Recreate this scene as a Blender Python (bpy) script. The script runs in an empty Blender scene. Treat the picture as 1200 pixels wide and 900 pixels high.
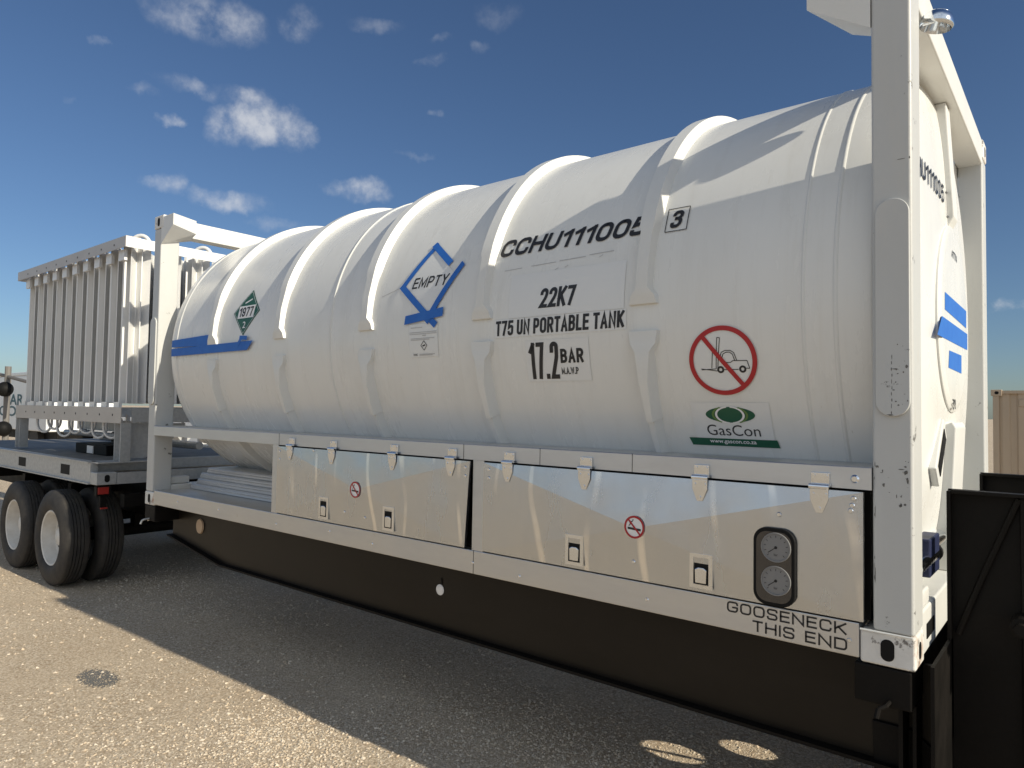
import bpy, bmesh, math, random
from math import radians as R, sin, cos, pi
from mathutils import Vector, Matrix, noise
random.seed(7)
SC = bpy.context.scene
COL = SC.collection
# ------------------------------------------------------------------ camera
cam = bpy.data.objects.new('camera', bpy.data.cameras.new('camera'))
COL.objects.link(cam)
cam.data.sensor_width = 36.0; cam.data.lens = 24.565
cam.data.clip_start = .05; cam.data.clip_end = 6000
_r = Vector((0.77318499, 0.63398151, 0.01588779)); _u = Vector((0.01187811, -0.03952518, 0.99914797))
_f = Vector((-0.6340693, 0.7723375, 0.03809078))
_m = Matrix((_r, _u, -_f)).transposed().to_4x4(); _m.translation = (6.5212, -2.7867, .8854)
cam.matrix_world = _m
SC.camera = cam
# ------------------------------------------------------------------ light
SV = Vector((1, .035, .51)).normalized()          # towards the sun
SUN_EL = math.asin(SV.z)
sun = bpy.data.objects.new('sun', bpy.data.lights.new('sun', 'SUN')); COL.objects.link(sun)
sun.data.energy = 3.0; sun.data.angle = R(.5); sun.data.color = (1, .91, .74)
sun.rotation_euler = SV.to_track_quat('Z', 'Y').to_euler()
SC.view_settings.view_transform = 'Standard'; SC.view_settings.look = 'None'
SC.view_settings.gamma = 1; SC.view_settings.exposure = 0.88; SC.view_settings.use_curve_mapping = False
SKY_STRENGTH = .060
CLOUDS = [(-1.1111, 0.4756, 0.0642, 0.0219, .75), (-0.9972, 0.4952, 0.0294, 0.0187, 0.6), (-1.0431, 0.3643, 0.0675, 0.0287, 1.2), (-1.0603, 0.3923, 0.0431, 0.014, 0.8), (-1.1289, 0.3985, 0.0386, 0.0116, 0.6), (-1.1594, 0.3528, 0.018, 0.0069, 0.7), (-1.1549, 0.2777, 0.0276, 0.0123, 0.6), (-1.0777, 0.2671, 0.0507, 0.0128, 0.7), (-0.9162, 0.2966, 0.0422, 0.0155, 0.8), (-0.8185, 0.4675, 0.0196, 0.008, 0.5), (-0.8044, 0.4902, 0.0197, 0.0059, 0.4), (-0.7425, 0.4873, 0.015, 0.0070, 0.32), (-0.7084, 0.5233, 0.0374, 0.0172, 0.35), (-0.8108, 0.3999, 0.014, 0.0055, 0.4), (-0.0657, 0.1334, 0.0211, 0.0079, 0.9), (-1.2318, 0.4234, 0.0128, 0.0045, 0.35), (-1.2517, 0.3534, 0.0071, 0.0037, 0.2), (-0.8922, 0.5006, 0.0358, 0.0077, 0.3), (-0.8303, 0.3491, 0.0242, 0.0044, 0.3), (-1.1877, 0.3794, 0.0229, 0.0066, 0.3), (-1.023, 0.2447, 0.033, 0.0088, 0.4),
          # clouds added out of view behind the camera to fill the shade
          (2.35, .30, .34, .13, 1.3), (2.95, .22, .30, .12, 1.3), (2.70, .62, .45, .16, 1.2), (-2.75, .35, .34, .17, 1.3), (-2.15, .20, .30, .09, 1.2), (-2.3, .75, .4, .14, 1.1), (1.85, .5, .22, .10, 1.0), (3.08, .95, .7, .12, 1.0)]
def build_world():
    w = bpy.data.worlds.new('World'); SC.world = w; w.use_nodes = True
    nt = w.node_tree; N = nt.nodes; L = nt.links; N.clear()
    out = N.new('ShaderNodeOutputWorld'); bg = N.new('ShaderNodeBackground'); L.new(bg.outputs[0], out.inputs[0])
    bg.inputs[1].default_value = SKY_STRENGTH
    sky = N.new('ShaderNodeTexSky'); sky.sky_type = 'NISHITA'; sky.sun_disc = False
    sky.sun_elevation = SUN_EL; sky.sun_rotation = math.atan2(SV.x, SV.y)
    sky.altitude = 200; sky.air_density = 1.0; sky.dust_density = .6; sky.ozone_density = 2.2
    def m(op, a, b=None, c=None):
        n = N.new('ShaderNodeMath'); n.operation = op
        for i, v in enumerate((a, b, c)):
            if v is None: continue
            if isinstance(v, (int, float)): n.inputs[i].default_value = v
            else: L.new(v, n.inputs[i])
        return n.outputs[0]
    tc = N.new('ShaderNodeTexCoord'); sep = N.new('ShaderNodeSeparateXYZ'); L.new(tc.outputs['Generated'], sep.inputs[0])
    def nz(scale, detail, rough):
        n = N.new('ShaderNodeTexNoise'); n.inputs['Scale'].default_value = scale; n.inputs['Detail'].default_value = detail
        n.inputs['Roughness'].default_value = rough; L.new(tc.outputs['Generated'], n.inputs['Vector']); return n
    warp = nz(16, 5, .6); ws = N.new('ShaderNodeSeparateColor'); L.new(warp.outputs['Color'], ws.inputs[0])
    az = m('ARCTAN2', sep.outputs[0], sep.outputs[1]); el = m('ARCSINE', sep.outputs[2])
    az = m('ADD', az, m('MULTIPLY', m('SUBTRACT', ws.outputs[0], .5), .09))
    el = m('ADD', el, m('MULTIPLY', m('SUBTRACT', ws.outputs[1], .5), .05))
    tot = None
    for (a, e, sa, se, s) in CLOUDS:
        da = m('DIVIDE', m('SUBTRACT', az, a), sa * 1.15); de = m('DIVIDE', m('SUBTRACT', el, e), se * 1.2)
        d2 = m('ADD', m('MULTIPLY', da, da), m('MULTIPLY', de, de))
        v = m('MULTIPLY', m('MAXIMUM', m('SUBTRACT', 1.15, d2), 0.0), s)
        tot = v if tot is None else m('MAXIMUM', tot, v)
    det = nz(24, 9, .60)
    dm = m('MULTIPLY', tot, m('SUBTRACT', m('MULTIPLY', det.outputs['Fac'], 3.0), .80))
    mask = N.new('ShaderNodeMapRange'); mask.interpolation_type = 'SMOOTHSTEP'
    L.new(dm, mask.inputs[0]); mask.inputs[1].default_value = .0; mask.inputs[2].default_value = 1.35; mask.inputs[4].default_value = .72
    mix = N.new('ShaderNodeMixRGB'); L.new(mask.outputs[0], mix.inputs[0])
    tint = N.new('ShaderNodeMixRGB'); tint.blend_type = 'MULTIPLY'; tint.inputs[0].default_value = 1; tint.inputs[2].default_value = (.525, .62, .745, 1)
    L.new(sky.outputs[0], tint.inputs[1])
    L.new(tint.outputs[0], mix.inputs[1]); mix.inputs[2].default_value = (6.6, 6.7, 6.9, 1)
    # bright veil added to the unseen sky behind the camera, lifting shaded sides
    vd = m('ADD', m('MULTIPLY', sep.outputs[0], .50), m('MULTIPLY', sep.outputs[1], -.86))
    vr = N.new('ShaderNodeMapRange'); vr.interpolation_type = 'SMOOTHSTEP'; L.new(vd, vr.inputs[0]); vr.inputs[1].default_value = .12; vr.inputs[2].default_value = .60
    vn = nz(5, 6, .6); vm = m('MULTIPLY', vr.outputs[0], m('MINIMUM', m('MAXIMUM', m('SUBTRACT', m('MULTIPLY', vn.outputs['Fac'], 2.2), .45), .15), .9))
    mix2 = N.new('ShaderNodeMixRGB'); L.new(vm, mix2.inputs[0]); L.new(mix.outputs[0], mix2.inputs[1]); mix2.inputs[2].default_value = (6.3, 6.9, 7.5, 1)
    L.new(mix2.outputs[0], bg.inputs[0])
build_world()

# ------------------------------------------------------------------ materials
def mat(name, color, rough=.5, metal=0.0, var=0.0, vscale=8, vcol=None, vstretch=(1, 1, 1), lo=.35, hi=.7, bump=0.0, bscale=200, bdet=3,
        rvar=0.0, spec=None, coat=0, spots=None):
    """Principled material with a procedural colour variation, roughness variation and bump."""
    mt = bpy.data.materials.new(name); mt.use_nodes = True
    nt = mt.node_tree; N = nt.nodes; L = nt.links; b = N['Principled BSDF']
    b.inputs['Base Color'].default_value = (*color, 1); b.inputs['Roughness'].default_value = rough; b.inputs['Metallic'].default_value = metal
    if spec is not None: b.inputs['Specular IOR Level'].default_value = spec
    if coat: b.inputs['Coat Weight'].default_value = coat; b.inputs['Coat Roughness'].default_value = .08
    tc = N.new('ShaderNodeTexCoord'); mp = N.new('ShaderNodeMapping'); mp.inputs['Scale'].default_value = vstretch
    L.new(tc.outputs['Object'], mp.inputs[0])
    col = None
    if var:
        n = N.new('ShaderNodeTexNoise'); n.inputs['Scale'].default_value = vscale; n.inputs['Detail'].default_value = 7; n.inputs['Roughness'].default_value = .62
        L.new(mp.outputs[0], n.inputs['Vector'])
        mr = N.new('ShaderNodeMapRange'); L.new(n.outputs['Fac'], mr.inputs[0]); mr.inputs[1].default_value = lo; mr.inputs[2].default_value = hi; mr.inputs[4].default_value = var
        mx = N.new('ShaderNodeMixRGB'); L.new(mr.outputs[0], mx.inputs[0]); mx.inputs[1].default_value = (*color, 1)
        mx.inputs[2].default_value = (*(vcol or tuple(c * .6 for c in color)), 1)
        col = mx.outputs[0]
        if rvar:
            rr = N.new('ShaderNodeMapRange'); L.new(n.outputs['Fac'], rr.inputs[0]); rr.inputs[1].default_value = .3; rr.inputs[2].default_value = .7
            rr.inputs[3].default_value = max(.03, rough - rvar); rr.inputs[4].default_value = rough + rvar
            L.new(rr.outputs[0], b.inputs['Roughness'])
    for sp in (spots or []):     # (colour, scale, lo, hi, amount, stretch)
        m2 = N.new('ShaderNodeMapping'); m2.inputs['Scale'].default_value = sp[5]; L.new(tc.outputs['Object'], m2.inputs[0])
        n = N.new('ShaderNodeTexNoise'); n.inputs['Scale'].default_value = sp[1]; n.inputs['Detail'].default_value = 6; n.inputs['Roughness'].default_value = .7
        L.new(m2.outputs[0], n.inputs['Vector'])
        mr = N.new('ShaderNodeMapRange'); L.new(n.outputs['Fac'], mr.inputs[0]); mr.inputs[1].default_value = sp[2]; mr.inputs[2].default_value = sp[3]; mr.inputs[4].default_value = sp[4]
        mx = N.new('ShaderNodeMixRGB'); L.new(mr.outputs[0], mx.inputs[0]); mx.inputs[2].default_value = (*sp[0], 1)
        if col is None: mx.inputs[1].default_value = (*color, 1)
        else: L.new(col, mx.inputs[1])
        col = mx.outputs[0]
    if col is not None: L.new(col, b.inputs['Base Color'])
    if bump:
        n = N.new('ShaderNodeTexNoise'); n.inputs['Scale'].default_value = bscale; n.inputs['Detail'].default_value = bdet
        L.new(tc.outputs['Object'], n.inputs['Vector'])
        bp = N.new('ShaderNodeBump'); bp.inputs['Strength'].default_value = 1; bp.inputs['Distance'].default_value = bump
        L.new(n.outputs['Fac'], bp.inputs['Height']); L.new(bp.outputs[0], b.inputs['Normal'])
    return mt
SCUFF = ((.10, .09, .08), 9, .70, .74, .8, (1, 1, .35))
M = {}
M['tank'] = mat('white tank paint', (.71, .715, .695), .28, var=.22, vscale=1.6, vcol=(.61, .60, .565), vstretch=(2.2, 1, .5), bump=.0012, bscale=5, bdet=1, rvar=.08,
                spots=[((.40, .35, .28), 13, .685, .73, .5, (2.5, 1, .4)), ((.58, .57, .53), 5, .52, .72, .32, (3.5, 1, .18)), ((.50, .49, .46), 1.2, .55, .75, .3, (1, 1, 1))])
M['white'] = mat('white frame paint', (.68, .685, .665), .38, var=.3, vscale=3, vcol=(.58, .57, .535), vstretch=(1, 1, .4), bump=.0006, bscale=60, rvar=.08)
M['post'] = mat('scuffed white frame paint', (.50, .51, .505), .42, var=.35, vscale=3, vcol=(.42, .415, .39), vstretch=(1, 1, .35), bump=.0008, bscale=40,
                spots=[((.09, .085, .08), 12, .655, .69, .85, (1, 1, 1.2)), ((.40, .30, .19), 7, .66, .72, .6, (1.5, 1, .3)), ((.52, .51, .48), 3.5, .52, .66, .55, (2, 1, .25))])
M['casting'] = mat('worn casting paint', (.72, .71, .68), .5, var=.5, vscale=9, vcol=(.5, .48, .44), bump=.002, bscale=60,
                   spots=[((.06, .05, .045), 15, .56, .62, .85, (1, 1, 1)), ((.34, .16, .065), 10, .56, .68, .75, (1, 1, .6))])
M['rail'] = mat('brushed stainless rail', (.60, .615, .63), .42, 1.0, var=.35, vscale=4, vcol=(.55, .52, .48), vstretch=(.6, 1, 3), bump=.0009, bscale=7, rvar=.08,
                spots=[((.32, .22, .14), 12, .66, .76, .5, (1.2, 1, .5))])
M['door'] = mat('dull stainless sheet', (.57, .605, .65), .25, 1.0, var=.22, vscale=2.5, vcol=(.46, .49, .53), vstretch=(2, 1, .6), bump=.007, bscale=3.6, bdet=1.5, rvar=.06)
def paint_door_glints():  # bright streaky reflections painted into the sheet's base colour
    m = M['door']; nt = m.node_tree; N = nt.nodes; L = nt.links; b = N['Principled BSDF']
    tc = [n for n in N if n.type == 'TEX_COORD'][0]; src = b.inputs['Base Color'].links[0].from_socket
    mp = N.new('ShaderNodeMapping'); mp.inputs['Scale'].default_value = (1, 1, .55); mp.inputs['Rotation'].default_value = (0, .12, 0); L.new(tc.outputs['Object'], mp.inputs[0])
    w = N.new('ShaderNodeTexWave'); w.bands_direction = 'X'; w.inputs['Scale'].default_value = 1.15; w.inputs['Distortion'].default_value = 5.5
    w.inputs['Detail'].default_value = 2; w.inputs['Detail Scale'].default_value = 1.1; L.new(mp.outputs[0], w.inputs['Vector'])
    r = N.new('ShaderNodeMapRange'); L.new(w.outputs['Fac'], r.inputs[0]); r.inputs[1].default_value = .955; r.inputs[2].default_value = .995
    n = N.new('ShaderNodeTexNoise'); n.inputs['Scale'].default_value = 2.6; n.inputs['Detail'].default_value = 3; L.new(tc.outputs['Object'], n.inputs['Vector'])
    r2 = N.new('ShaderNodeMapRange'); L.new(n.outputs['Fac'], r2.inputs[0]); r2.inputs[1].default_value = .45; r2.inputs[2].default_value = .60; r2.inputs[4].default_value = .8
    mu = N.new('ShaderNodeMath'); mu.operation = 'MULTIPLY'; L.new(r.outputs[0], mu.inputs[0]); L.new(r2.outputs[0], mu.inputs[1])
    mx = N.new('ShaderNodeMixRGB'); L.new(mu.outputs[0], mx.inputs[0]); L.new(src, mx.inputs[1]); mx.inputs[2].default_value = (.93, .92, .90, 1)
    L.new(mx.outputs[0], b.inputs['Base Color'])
paint_door_glints()
M['chrome'] = mat('polished steel', (.76, .80, .85), .13, 1.0, var=.2, vscale=20, vcol=(.6, .6, .6))
M['galv'] = mat('galvanised steel', (.50, .51, .51), .5, .55, var=.6, vscale=26, vcol=(.36, .37, .38), rvar=.1, spots=[((.25, .22, .18), 6, .62, .78, .5, (1, 1, .5))])
M['deck'] = mat('weathered deck plate', (.14, .14, .135), .7, var=.6, vscale=4, vcol=(.26, .25, .23), bump=.002, bscale=50)
M['alu'] = mat('mill aluminium', (.78, .78, .77), .42, .2, var=.4, vscale=7, vcol=(.58, .58, .57), vstretch=(1, 1, .2), rvar=.1)
M['aluplate'] = mat('painted aluminium channel', (.52, .49, .46), .5, .4, var=.4, vscale=6, vcol=(.40, .36, .33), vstretch=(.5, 1, 1))
M['black'] = mat('black chassis paint', (.006, .0055, .005), .55, spec=.12, var=.4, vscale=5, vcol=(.016, .013, .011), bump=.001, bscale=40, rvar=.1)
M['skirt'] = mat('dusty black paint', (.009, .007, .005), .38, spec=.22, var=.5, vscale=2.5, vcol=(.022, .017, .012), vstretch=(.6, 1, 1.5), rvar=.06, bump=.002, bscale=3, bdet=1)
M['rubber'] = mat('tyre rubber', (.022, .021, .021), .75, var=.5, vscale=9, vcol=(.075, .065, .052), bump=.002, bscale=90)
M['rim'] = mat('white wheel paint', (.70, .69, .66), .45, var=.5, vscale=9, vcol=(.42, .38, .32))
M['tape'] = mat('blue masking tape', (.012, .115, .46), .6, var=.35, vscale=12, vcol=(.03, .19, .58), bump=.0015, bscale=40)
M['ink'] = mat('black vinyl', (.012, .012, .014), .45)
M['ink2'] = mat('rubbed black scuff', (.05, .047, .045), .7, var=.6, vscale=60, vcol=(.3, .29, .27))
M['label'] = mat('white vinyl', (.76, .76, .76), .35)
M['backing'] = mat('thin film backing', (.69, .70, .695), .28)
M['labelgrey'] = mat('grey print', (.45, .45, .45), .5)
M['red'] = mat('red vinyl', (.38, .012, .018), .4)
M['green'] = mat('green vinyl', (.006, .085, .042), .4)
M['green2'] = mat('olive green vinyl', (.11, .20, .05), .4)
M['dark'] = mat('dark recess', (.008, .008, .008), .6, spec=.15)
M['glassy'] = mat('dark gauge window', (.02, .02, .022), .08, coat=1)
M['dial'] = mat('gauge dial', (.20, .20, .20), .4)
M['bluebox'] = mat('blue plastic', (.012, .018, .06), .5)
M['tan'] = mat('tan container paint', (.46, .37, .27), .55, var=.4, vscale=2, vcol=(.38, .29, .20), vstretch=(1, 1, .3))
M['tanlight'] = mat('tan container rib', (.40, .32, .23), .5)
M['truckwhite'] = mat('white body panel', (.74, .76, .78), .4, var=.3, vscale=1.5, vcol=(.60, .62, .62))
M['tealink'] = mat('dark teal lettering', (.02, .09, .12), .5)
M['wood'] = mat('grey pole', (.16, .15, .14), .7)
M['lampred'] = mat('red lens', (.30, .02, .015), .3)
M['amber'] = mat('amber reflector', (.42, .30, .20), .3)
M['plank'] = mat('matt aluminium plank', (.60, .61, .62), .42, .5, var=.4, vscale=5, vcol=(.45, .45, .45), vstretch=(.3, 1, 1))

# ------------------------------------------------------------------ helpers
ROOTLOC = {}
def thing(name, label, cat, loc=(0, 0, 0), group=None):
    o = bpy.data.objects.new(name, None); COL.objects.link(o); o.location = loc; o.empty_display_size = .2
    o['label'] = label; o['category'] = cat
    if group: o['group'] = group
    ROOTLOC[o.name] = Vector(loc)
    return o
def obj(name, bm, m, parent=None, smooth=False, label=None):
    me = bpy.data.meshes.new(name)
    bmesh.ops.recalc_face_normals(bm, faces=bm.faces[:])
    bm.to_mesh(me); bm.free()
    ms = m if isinstance(m, (list, tuple)) else [m]
    for x in ms: me.materials.append(x)
    if smooth:
        me.polygons.foreach_set('use_smooth', [True] * len(me.polygons))
        if smooth != 'all':
            me.set_sharp_from_angle(angle=R(50))
    o = bpy.data.objects.new(name, me); COL.objects.link(o)
    if smooth and smooth != 'all':
        wn = o.modifiers.new('wn', 'WEIGHTED_NORMAL'); wn.keep_sharp = True; wn.weight = 90
    if parent:
        o.parent = parent
        if parent.name in ROOTLOC: o.location = -ROOTLOC[parent.name]
    if label: o['label'] = label
    return o
def islands(bm):
    seen = set(); out = []
    for v in bm.verts:
        if v in seen: continue
        st = [v]; isl = []
        while st:
            q = st.pop()
            if q in seen: continue
            seen.add(q); isl.append(q); st += [e.other_vert(q) for e in q.link_edges]
        out.append(isl)
    return out
def parts(name, bm, m, parent=None, smooth=False):
    """one object for each loose piece of the bmesh"""
    bm.verts.index_update(); res = []
    for isl in islands(bm):
        b2 = bmesh.new(); mp = {v: b2.verts.new(v.co) for v in isl}; done = set()
        for v in isl:
            for f in v.link_faces:
                if f in done: continue
                done.add(f); b2.faces.new([mp[w] for w in f.verts])
        res.append(obj(name, b2, m, parent, smooth))
    bm.free(); return res
def single(o, label, cat, group=None):
    o['label'] = label; o['category'] = cat
    if group: o['group'] = group
    return o
def NB(): return bmesh.new()
def box(bm, x0, x1, y0, y1, z0, z1, bev=0, mi=0):
    b2 = bmesh.new(); vs = [b2.verts.new((x, y, z)) for z in (z0, z1) for y in (y0, y1) for x in (x0, x1)]
    for q in ((0, 1, 3, 2), (4, 6, 7, 5), (0, 4, 5, 1), (2, 3, 7, 6), (0, 2, 6, 4), (1, 5, 7, 3)): b2.faces.new([vs[i] for i in q])
    bmesh.ops.recalc_face_normals(b2, faces=b2.faces[:])
    if bev: bmesh.ops.bevel(b2, geom=b2.edges[:], offset=bev, segments=2, profile=.5, affect='EDGES')
    merge(bm, b2, mi); return bm
def merge(bm, b2, mi=0):
    mp = {v: bm.verts.new(v.co) for v in b2.verts}
    for f in b2.faces:
        nf = bm.faces.new([mp[v] for v in f.verts]); nf.material_index = mi; nf.smooth = f.smooth
    b2.free()
def prism(bm, pts, fn, d0, d1, bev=0, mi=0):
    """polygon pts (2-D) extruded: fn(u, v, d) -> point"""
    b2 = bmesh.new()
    a = [b2.verts.new(fn(u, v, d0)) for u, v in pts]; b = [b2.verts.new(fn(u, v, d1)) for u, v in pts]
    b2.faces.new(a); b2.faces.new(b[::-1]); n = len(pts)
    for i in range(n): b2.faces.new((a[i], a[(i + 1) % n], b[(i + 1) % n], b[i]))
    bmesh.ops.recalc_face_normals(b2, faces=b2.faces[:])
    if bev: bmesh.ops.bevel(b2, geom=b2.edges[:], offset=bev, segments=2, profile=.5, affect='EDGES')
    merge(bm, b2, mi); return bm
XZ = lambda u, v, d: (u, d, v)
YZ = lambda u, v, d: (d, u, v)
XY = lambda u, v, d: (u, v, d)
def tube(bm, pts, r, seg=10, closed=False, mi=0, caps=True):
    pts = [Vector(p) for p in pts]; n = len(pts); rings = []
    up = None
    for i, p in enumerate(pts):
        if closed: t = (pts[(i + 1) % n] - pts[i - 1])
        else: t = pts[min(i + 1, n - 1)] - pts[max(i - 1, 0)]
        t.normalize()
        if up is None or abs(t.dot(up)) > .95:
            up = Vector((0, 0, 1)) if abs(t.z) < .9 else Vector((1, 0, 0))
        a = t.cross(up).normalized(); b = a.cross(t).normalized(); up = b
        rr = r[i] if isinstance(r, (list, tuple)) else r
        rings.append([bm.verts.new(p + (a * cos(2 * pi * k / seg) + b * sin(2 * pi * k / seg)) * rr) for k in range(seg)])
    m = n if closed else n - 1
    for i in range(m):
        A, B = rings[i], rings[(i + 1) % n]
        for k in range(seg):
            f = bm.faces.new((A[k], A[(k + 1) % seg], B[(k + 1) % seg], B[k])); f.material_index = mi
    if not closed and caps:
        bm.faces.new(rings[0][::-1]).material_index = mi; bm.faces.new(rings[-1]).material_index = mi
    return bm
def lathe(bm, prof, fn, seg=64, closed_prof=False, mi=0):
    """prof: (axial, radius); fn(axial, radius, angle) -> point"""
    rings = []
    for a, r in prof:
        if r < 1e-6: rings.append([bm.verts.new(fn(a, 0, 0))] * seg)
        else: rings.append([bm.verts.new(fn(a, r, 2 * pi * k / seg)) for k in range(seg)])
    m = len(prof) if closed_prof else len(prof) - 1
    for i in range(m):
        A, B = rings[i], rings[(i + 1) % len(prof)]
        for k in range(seg):
            vs = [A[k], A[(k + 1) % seg], B[(k + 1) % seg], B[k]]; u = []
            for v in vs:
                if v not in u: u.append(v)
            if len(u) > 2: bm.faces.new(u).material_index = mi
    return bm
def stadium(x0, x1, z0, z1, r, seg=8):
    pts = []
    for cx, cz, a0 in ((x1 - r, z1 - r, 0), (x0 + r, z1 - r, 90), (x0 + r, z0 + r, 180), (x1 - r, z0 + r, 270)):
        for k in range(seg + 1):
            a = R(a0 + 90 * k / seg); pts.append((cx + r * cos(a), cz + r * sin(a)))
    return pts

# tank geometry
RC, YC, ZC = 1.165, 1.219, 1.365
LX = 6.058; WY = 2.438; HZ = 2.591
G = -1.04
def cyl(x, s, off=0):          # x along the tank, s arc length above mid height on the near side
    a = s / RC; return Vector((x, YC - (RC + off) * cos(a), ZC + (RC + off) * sin(a)))
def deg(t): return R(t) * RC
def xhead(r):                  # outer end of the shell (the near head)
    q = min(1, r / RC); return 5.90 + .118 * (1 - q ** 2.7) ** (1 / 2.4)
def flat_y(y):                 # decals on the side plane
    return lambda x, z, off=0: Vector((x, y - off, z))
def flat_x(x):                 # decals on an end plane
    return lambda y, z, off=0: Vector((x + off, y, z))
def headmap(y, z, off=0):
    r = math.hypot(y - YC, z - ZC); return Vector((xhead(r) + .003 + off, y, z))
# 2-D drawing collected in a bmesh lying in the xy plane, then wrapped
def poly(bm, pts, mi=0):
    f = bm.faces.new([bm.verts.new((u, v, 0)) for u, v in pts]); f.material_index = mi
def stroke(bm, a, b, w, mi=0):
    a = Vector(a); b = Vector(b); d = (b - a).normalized(); n = Vector((-d.y, d.x)) * w / 2
    poly(bm, [a + n, a - n, b - n, b + n], mi)
def pline(bm, pts, w, mi=0, closed=False):
    for i in range(len(pts) - (0 if closed else 1)): stroke(bm, pts[i], pts[(i + 1) % len(pts)], w, mi)
def disc2(bm, c, rx, ry=None, n=40, mi=0):
    ry = ry or rx; poly(bm, [(c[0] + rx * cos(2 * pi * k / n), c[1] + ry * sin(2 * pi * k / n)) for k in range(n)], mi)
def ring2(bm, c, r0, r1, n=48, mi=0, a0=0, a1=360, sy=1):
    for k in range(n):
        t0 = R(a0 + (a1 - a0) * k / n); t1 = R(a0 + (a1 - a0) * (k + 1) / n)
        poly(bm, [(c[0] + r * cos(t), c[1] + sy * r * sin(t)) for r, t in ((r0, t0), (r1, t0), (r1, t1), (r0, t1))], mi)
def text2(bm, s, x0, x1, z0, z1, shear=0.0, bold=0.0, mi=0):
    cu = bpy.data.curves.new('t', 'FONT'); cu.body = s; cu.size = 1; cu.offset = bold; cu.resolution_u = 4
    o = bpy.data.objects.new('t', cu); COL.objects.link(o)
    bpy.context.view_layer.update()
    me = bpy.data.meshes.new_from_object(o.evaluated_get(bpy.context.evaluated_depsgraph_get()))
    bpy.data.objects.remove(o); bpy.data.curves.remove(cu)
    xs = [v.co.x for v in me.vertices]; ys = [v.co.y for v in me.vertices]
    ax, bx, ay, by = min(xs), max(xs), min(ys), max(ys)
    vs = []
    for v in me.vertices:
        q = (v.co.y - ay) / (by - ay); vs.append(bm.verts.new((x0 + (v.co.x - ax) / (bx - ax) * (x1 - x0 - shear * (z1 - z0)) + q * shear * (z1 - z0), z0 + q * (z1 - z0), 0)))
    for p in me.polygons:
        try: f = bm.faces.new([vs[i] for i in p.vertices]); f.material_index = mi
        except ValueError: pass
    bpy.data.meshes.remove(me)
GL = {'C': (1, [[(1, .77), (1, 1, 1), (0, 1, 1), (0, 0, 1), (1, 0, 1), (1, .23)]]), 'O': (1.05, [[(.5, 1), (0, 1, 1), (0, 0, 1), (1, 0, 1), (1, 1, 1), (.49, 1)]]),
      'U': (1, [[(0, 1), (0, 0, 1), (1, 0, 1), (1, 1)]]), 'H': (1, [[(0, 0), (0, 1)], [(1, 0), (1, 1)], [(0, .52), (1, .52)]]),
      '1': (.55, [[(.0, .80), (.9, .99)], [(.9, 1), (.9, 0)]]), '0': (.95, [[(.5, 1), (0, 1, 1), (0, 0, 1), (1, 0, 1), (1, 1, 1), (.49, 1)]]),
      '5': (.95, [[(.93, 1), (.12, 1), (.04, .54), (.35, .62, 1), (1, .62, 1), (1, 0, 1), (0, 0, 1), (0, .14)]]),
      '3': (.95, [[(0, .84), (0, 1, 1), (.95, 1, 1), (.95, .54, 1), (.38, .54)], [(.38, .54), (1, .54, 1), (1, 0, 1), (0, 0, 1), (0, .16)]]),
      '2': (.95, [[(0, .80), (0, 1, 1), (1, 1, 1), (1, .60, 1), (.03, 0), (1, 0)]]), '7': (.9, [[(0, 1), (1, 1), (.36, 0)]]),
      '9': (.95, [[(0, .2), (0, 0, 1), (1, 0, 1), (1, 1, 1), (0, 1, 1), (0, .42, 1), (1, .42, 1)]]),
      'K': (1, [[(0, 0), (0, 1)], [(.98, 1), (.03, .40)], [(.30, .60), (1, 0)]]), 'T': (.9, [[(0, 1), (1, 1)], [(.5, 1), (.5, 0)]]),
      'N': (1.05, [[(0, 0), (0, 1), (1, 0), (1, 1)]]), 'P': (.95, [[(0, 0), (0, 1), (1, 1, 1), (1, .44, 1), (0, .44)]]),
      'R': (1, [[(0, 0), (0, 1), (1, 1, 1), (1, .47, 1), (0, .47)], [(.55, .47), (1, 0)]]), 'A': (1.05, [[(0, 0), (.5, 1), (1, 0)], [(.2, .3), (.8, .3)]]),
      'B': (1, [[(.5, .53), (0, .53), (0, 1), (.95, 1, 1), (.95, .53, 1), (.4, .53)], [(0, .53), (1, .53, 1), (1, 0, 1), (0, 0), (0, .54)]]),
      'L': (.8, [[(0, 1), (0, 0), (1, 0)]]), 'E': (.85, [[(1, 1), (0, 1), (0, 0), (1, 0)], [(0, .52), (.92, .52)]]), 'M': (1.25, [[(0, 0), (0, 1), (.5, .15), (1, 1), (1, 0)]]),
      'W': (1.4, [[(0, 1), (.25, 0), (.5, .9), (.75, 0), (1, 1)]]), 'Y': (1, [[(0, 1), (.5, .45), (1, 1)], [(.5, .45), (.5, 0)]]), 'I': (.0, [[(0, 0), (0, 1)]]),
      'G': (1.08, [[(1, .78), (1, 1, 1), (0, 1, 1), (0, 0, 1), (1, 0, 1), (1, .46), (.55, .46)]]), 'D': (1.02, [[(.3, 1), (0, 1), (0, 0), (1, 0, 1), (1, 1, 1), (.29, 1)]]),
      'S': (.95, [[(1, .82), (1, 1, 1), (0, 1, 1), (0, .54, 1), (1, .47, 1), (1, 0, 1), (0, 0, 1), (0, .18)]]), '.': (.0, [[(0, 0), (0, .001)]])}
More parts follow.
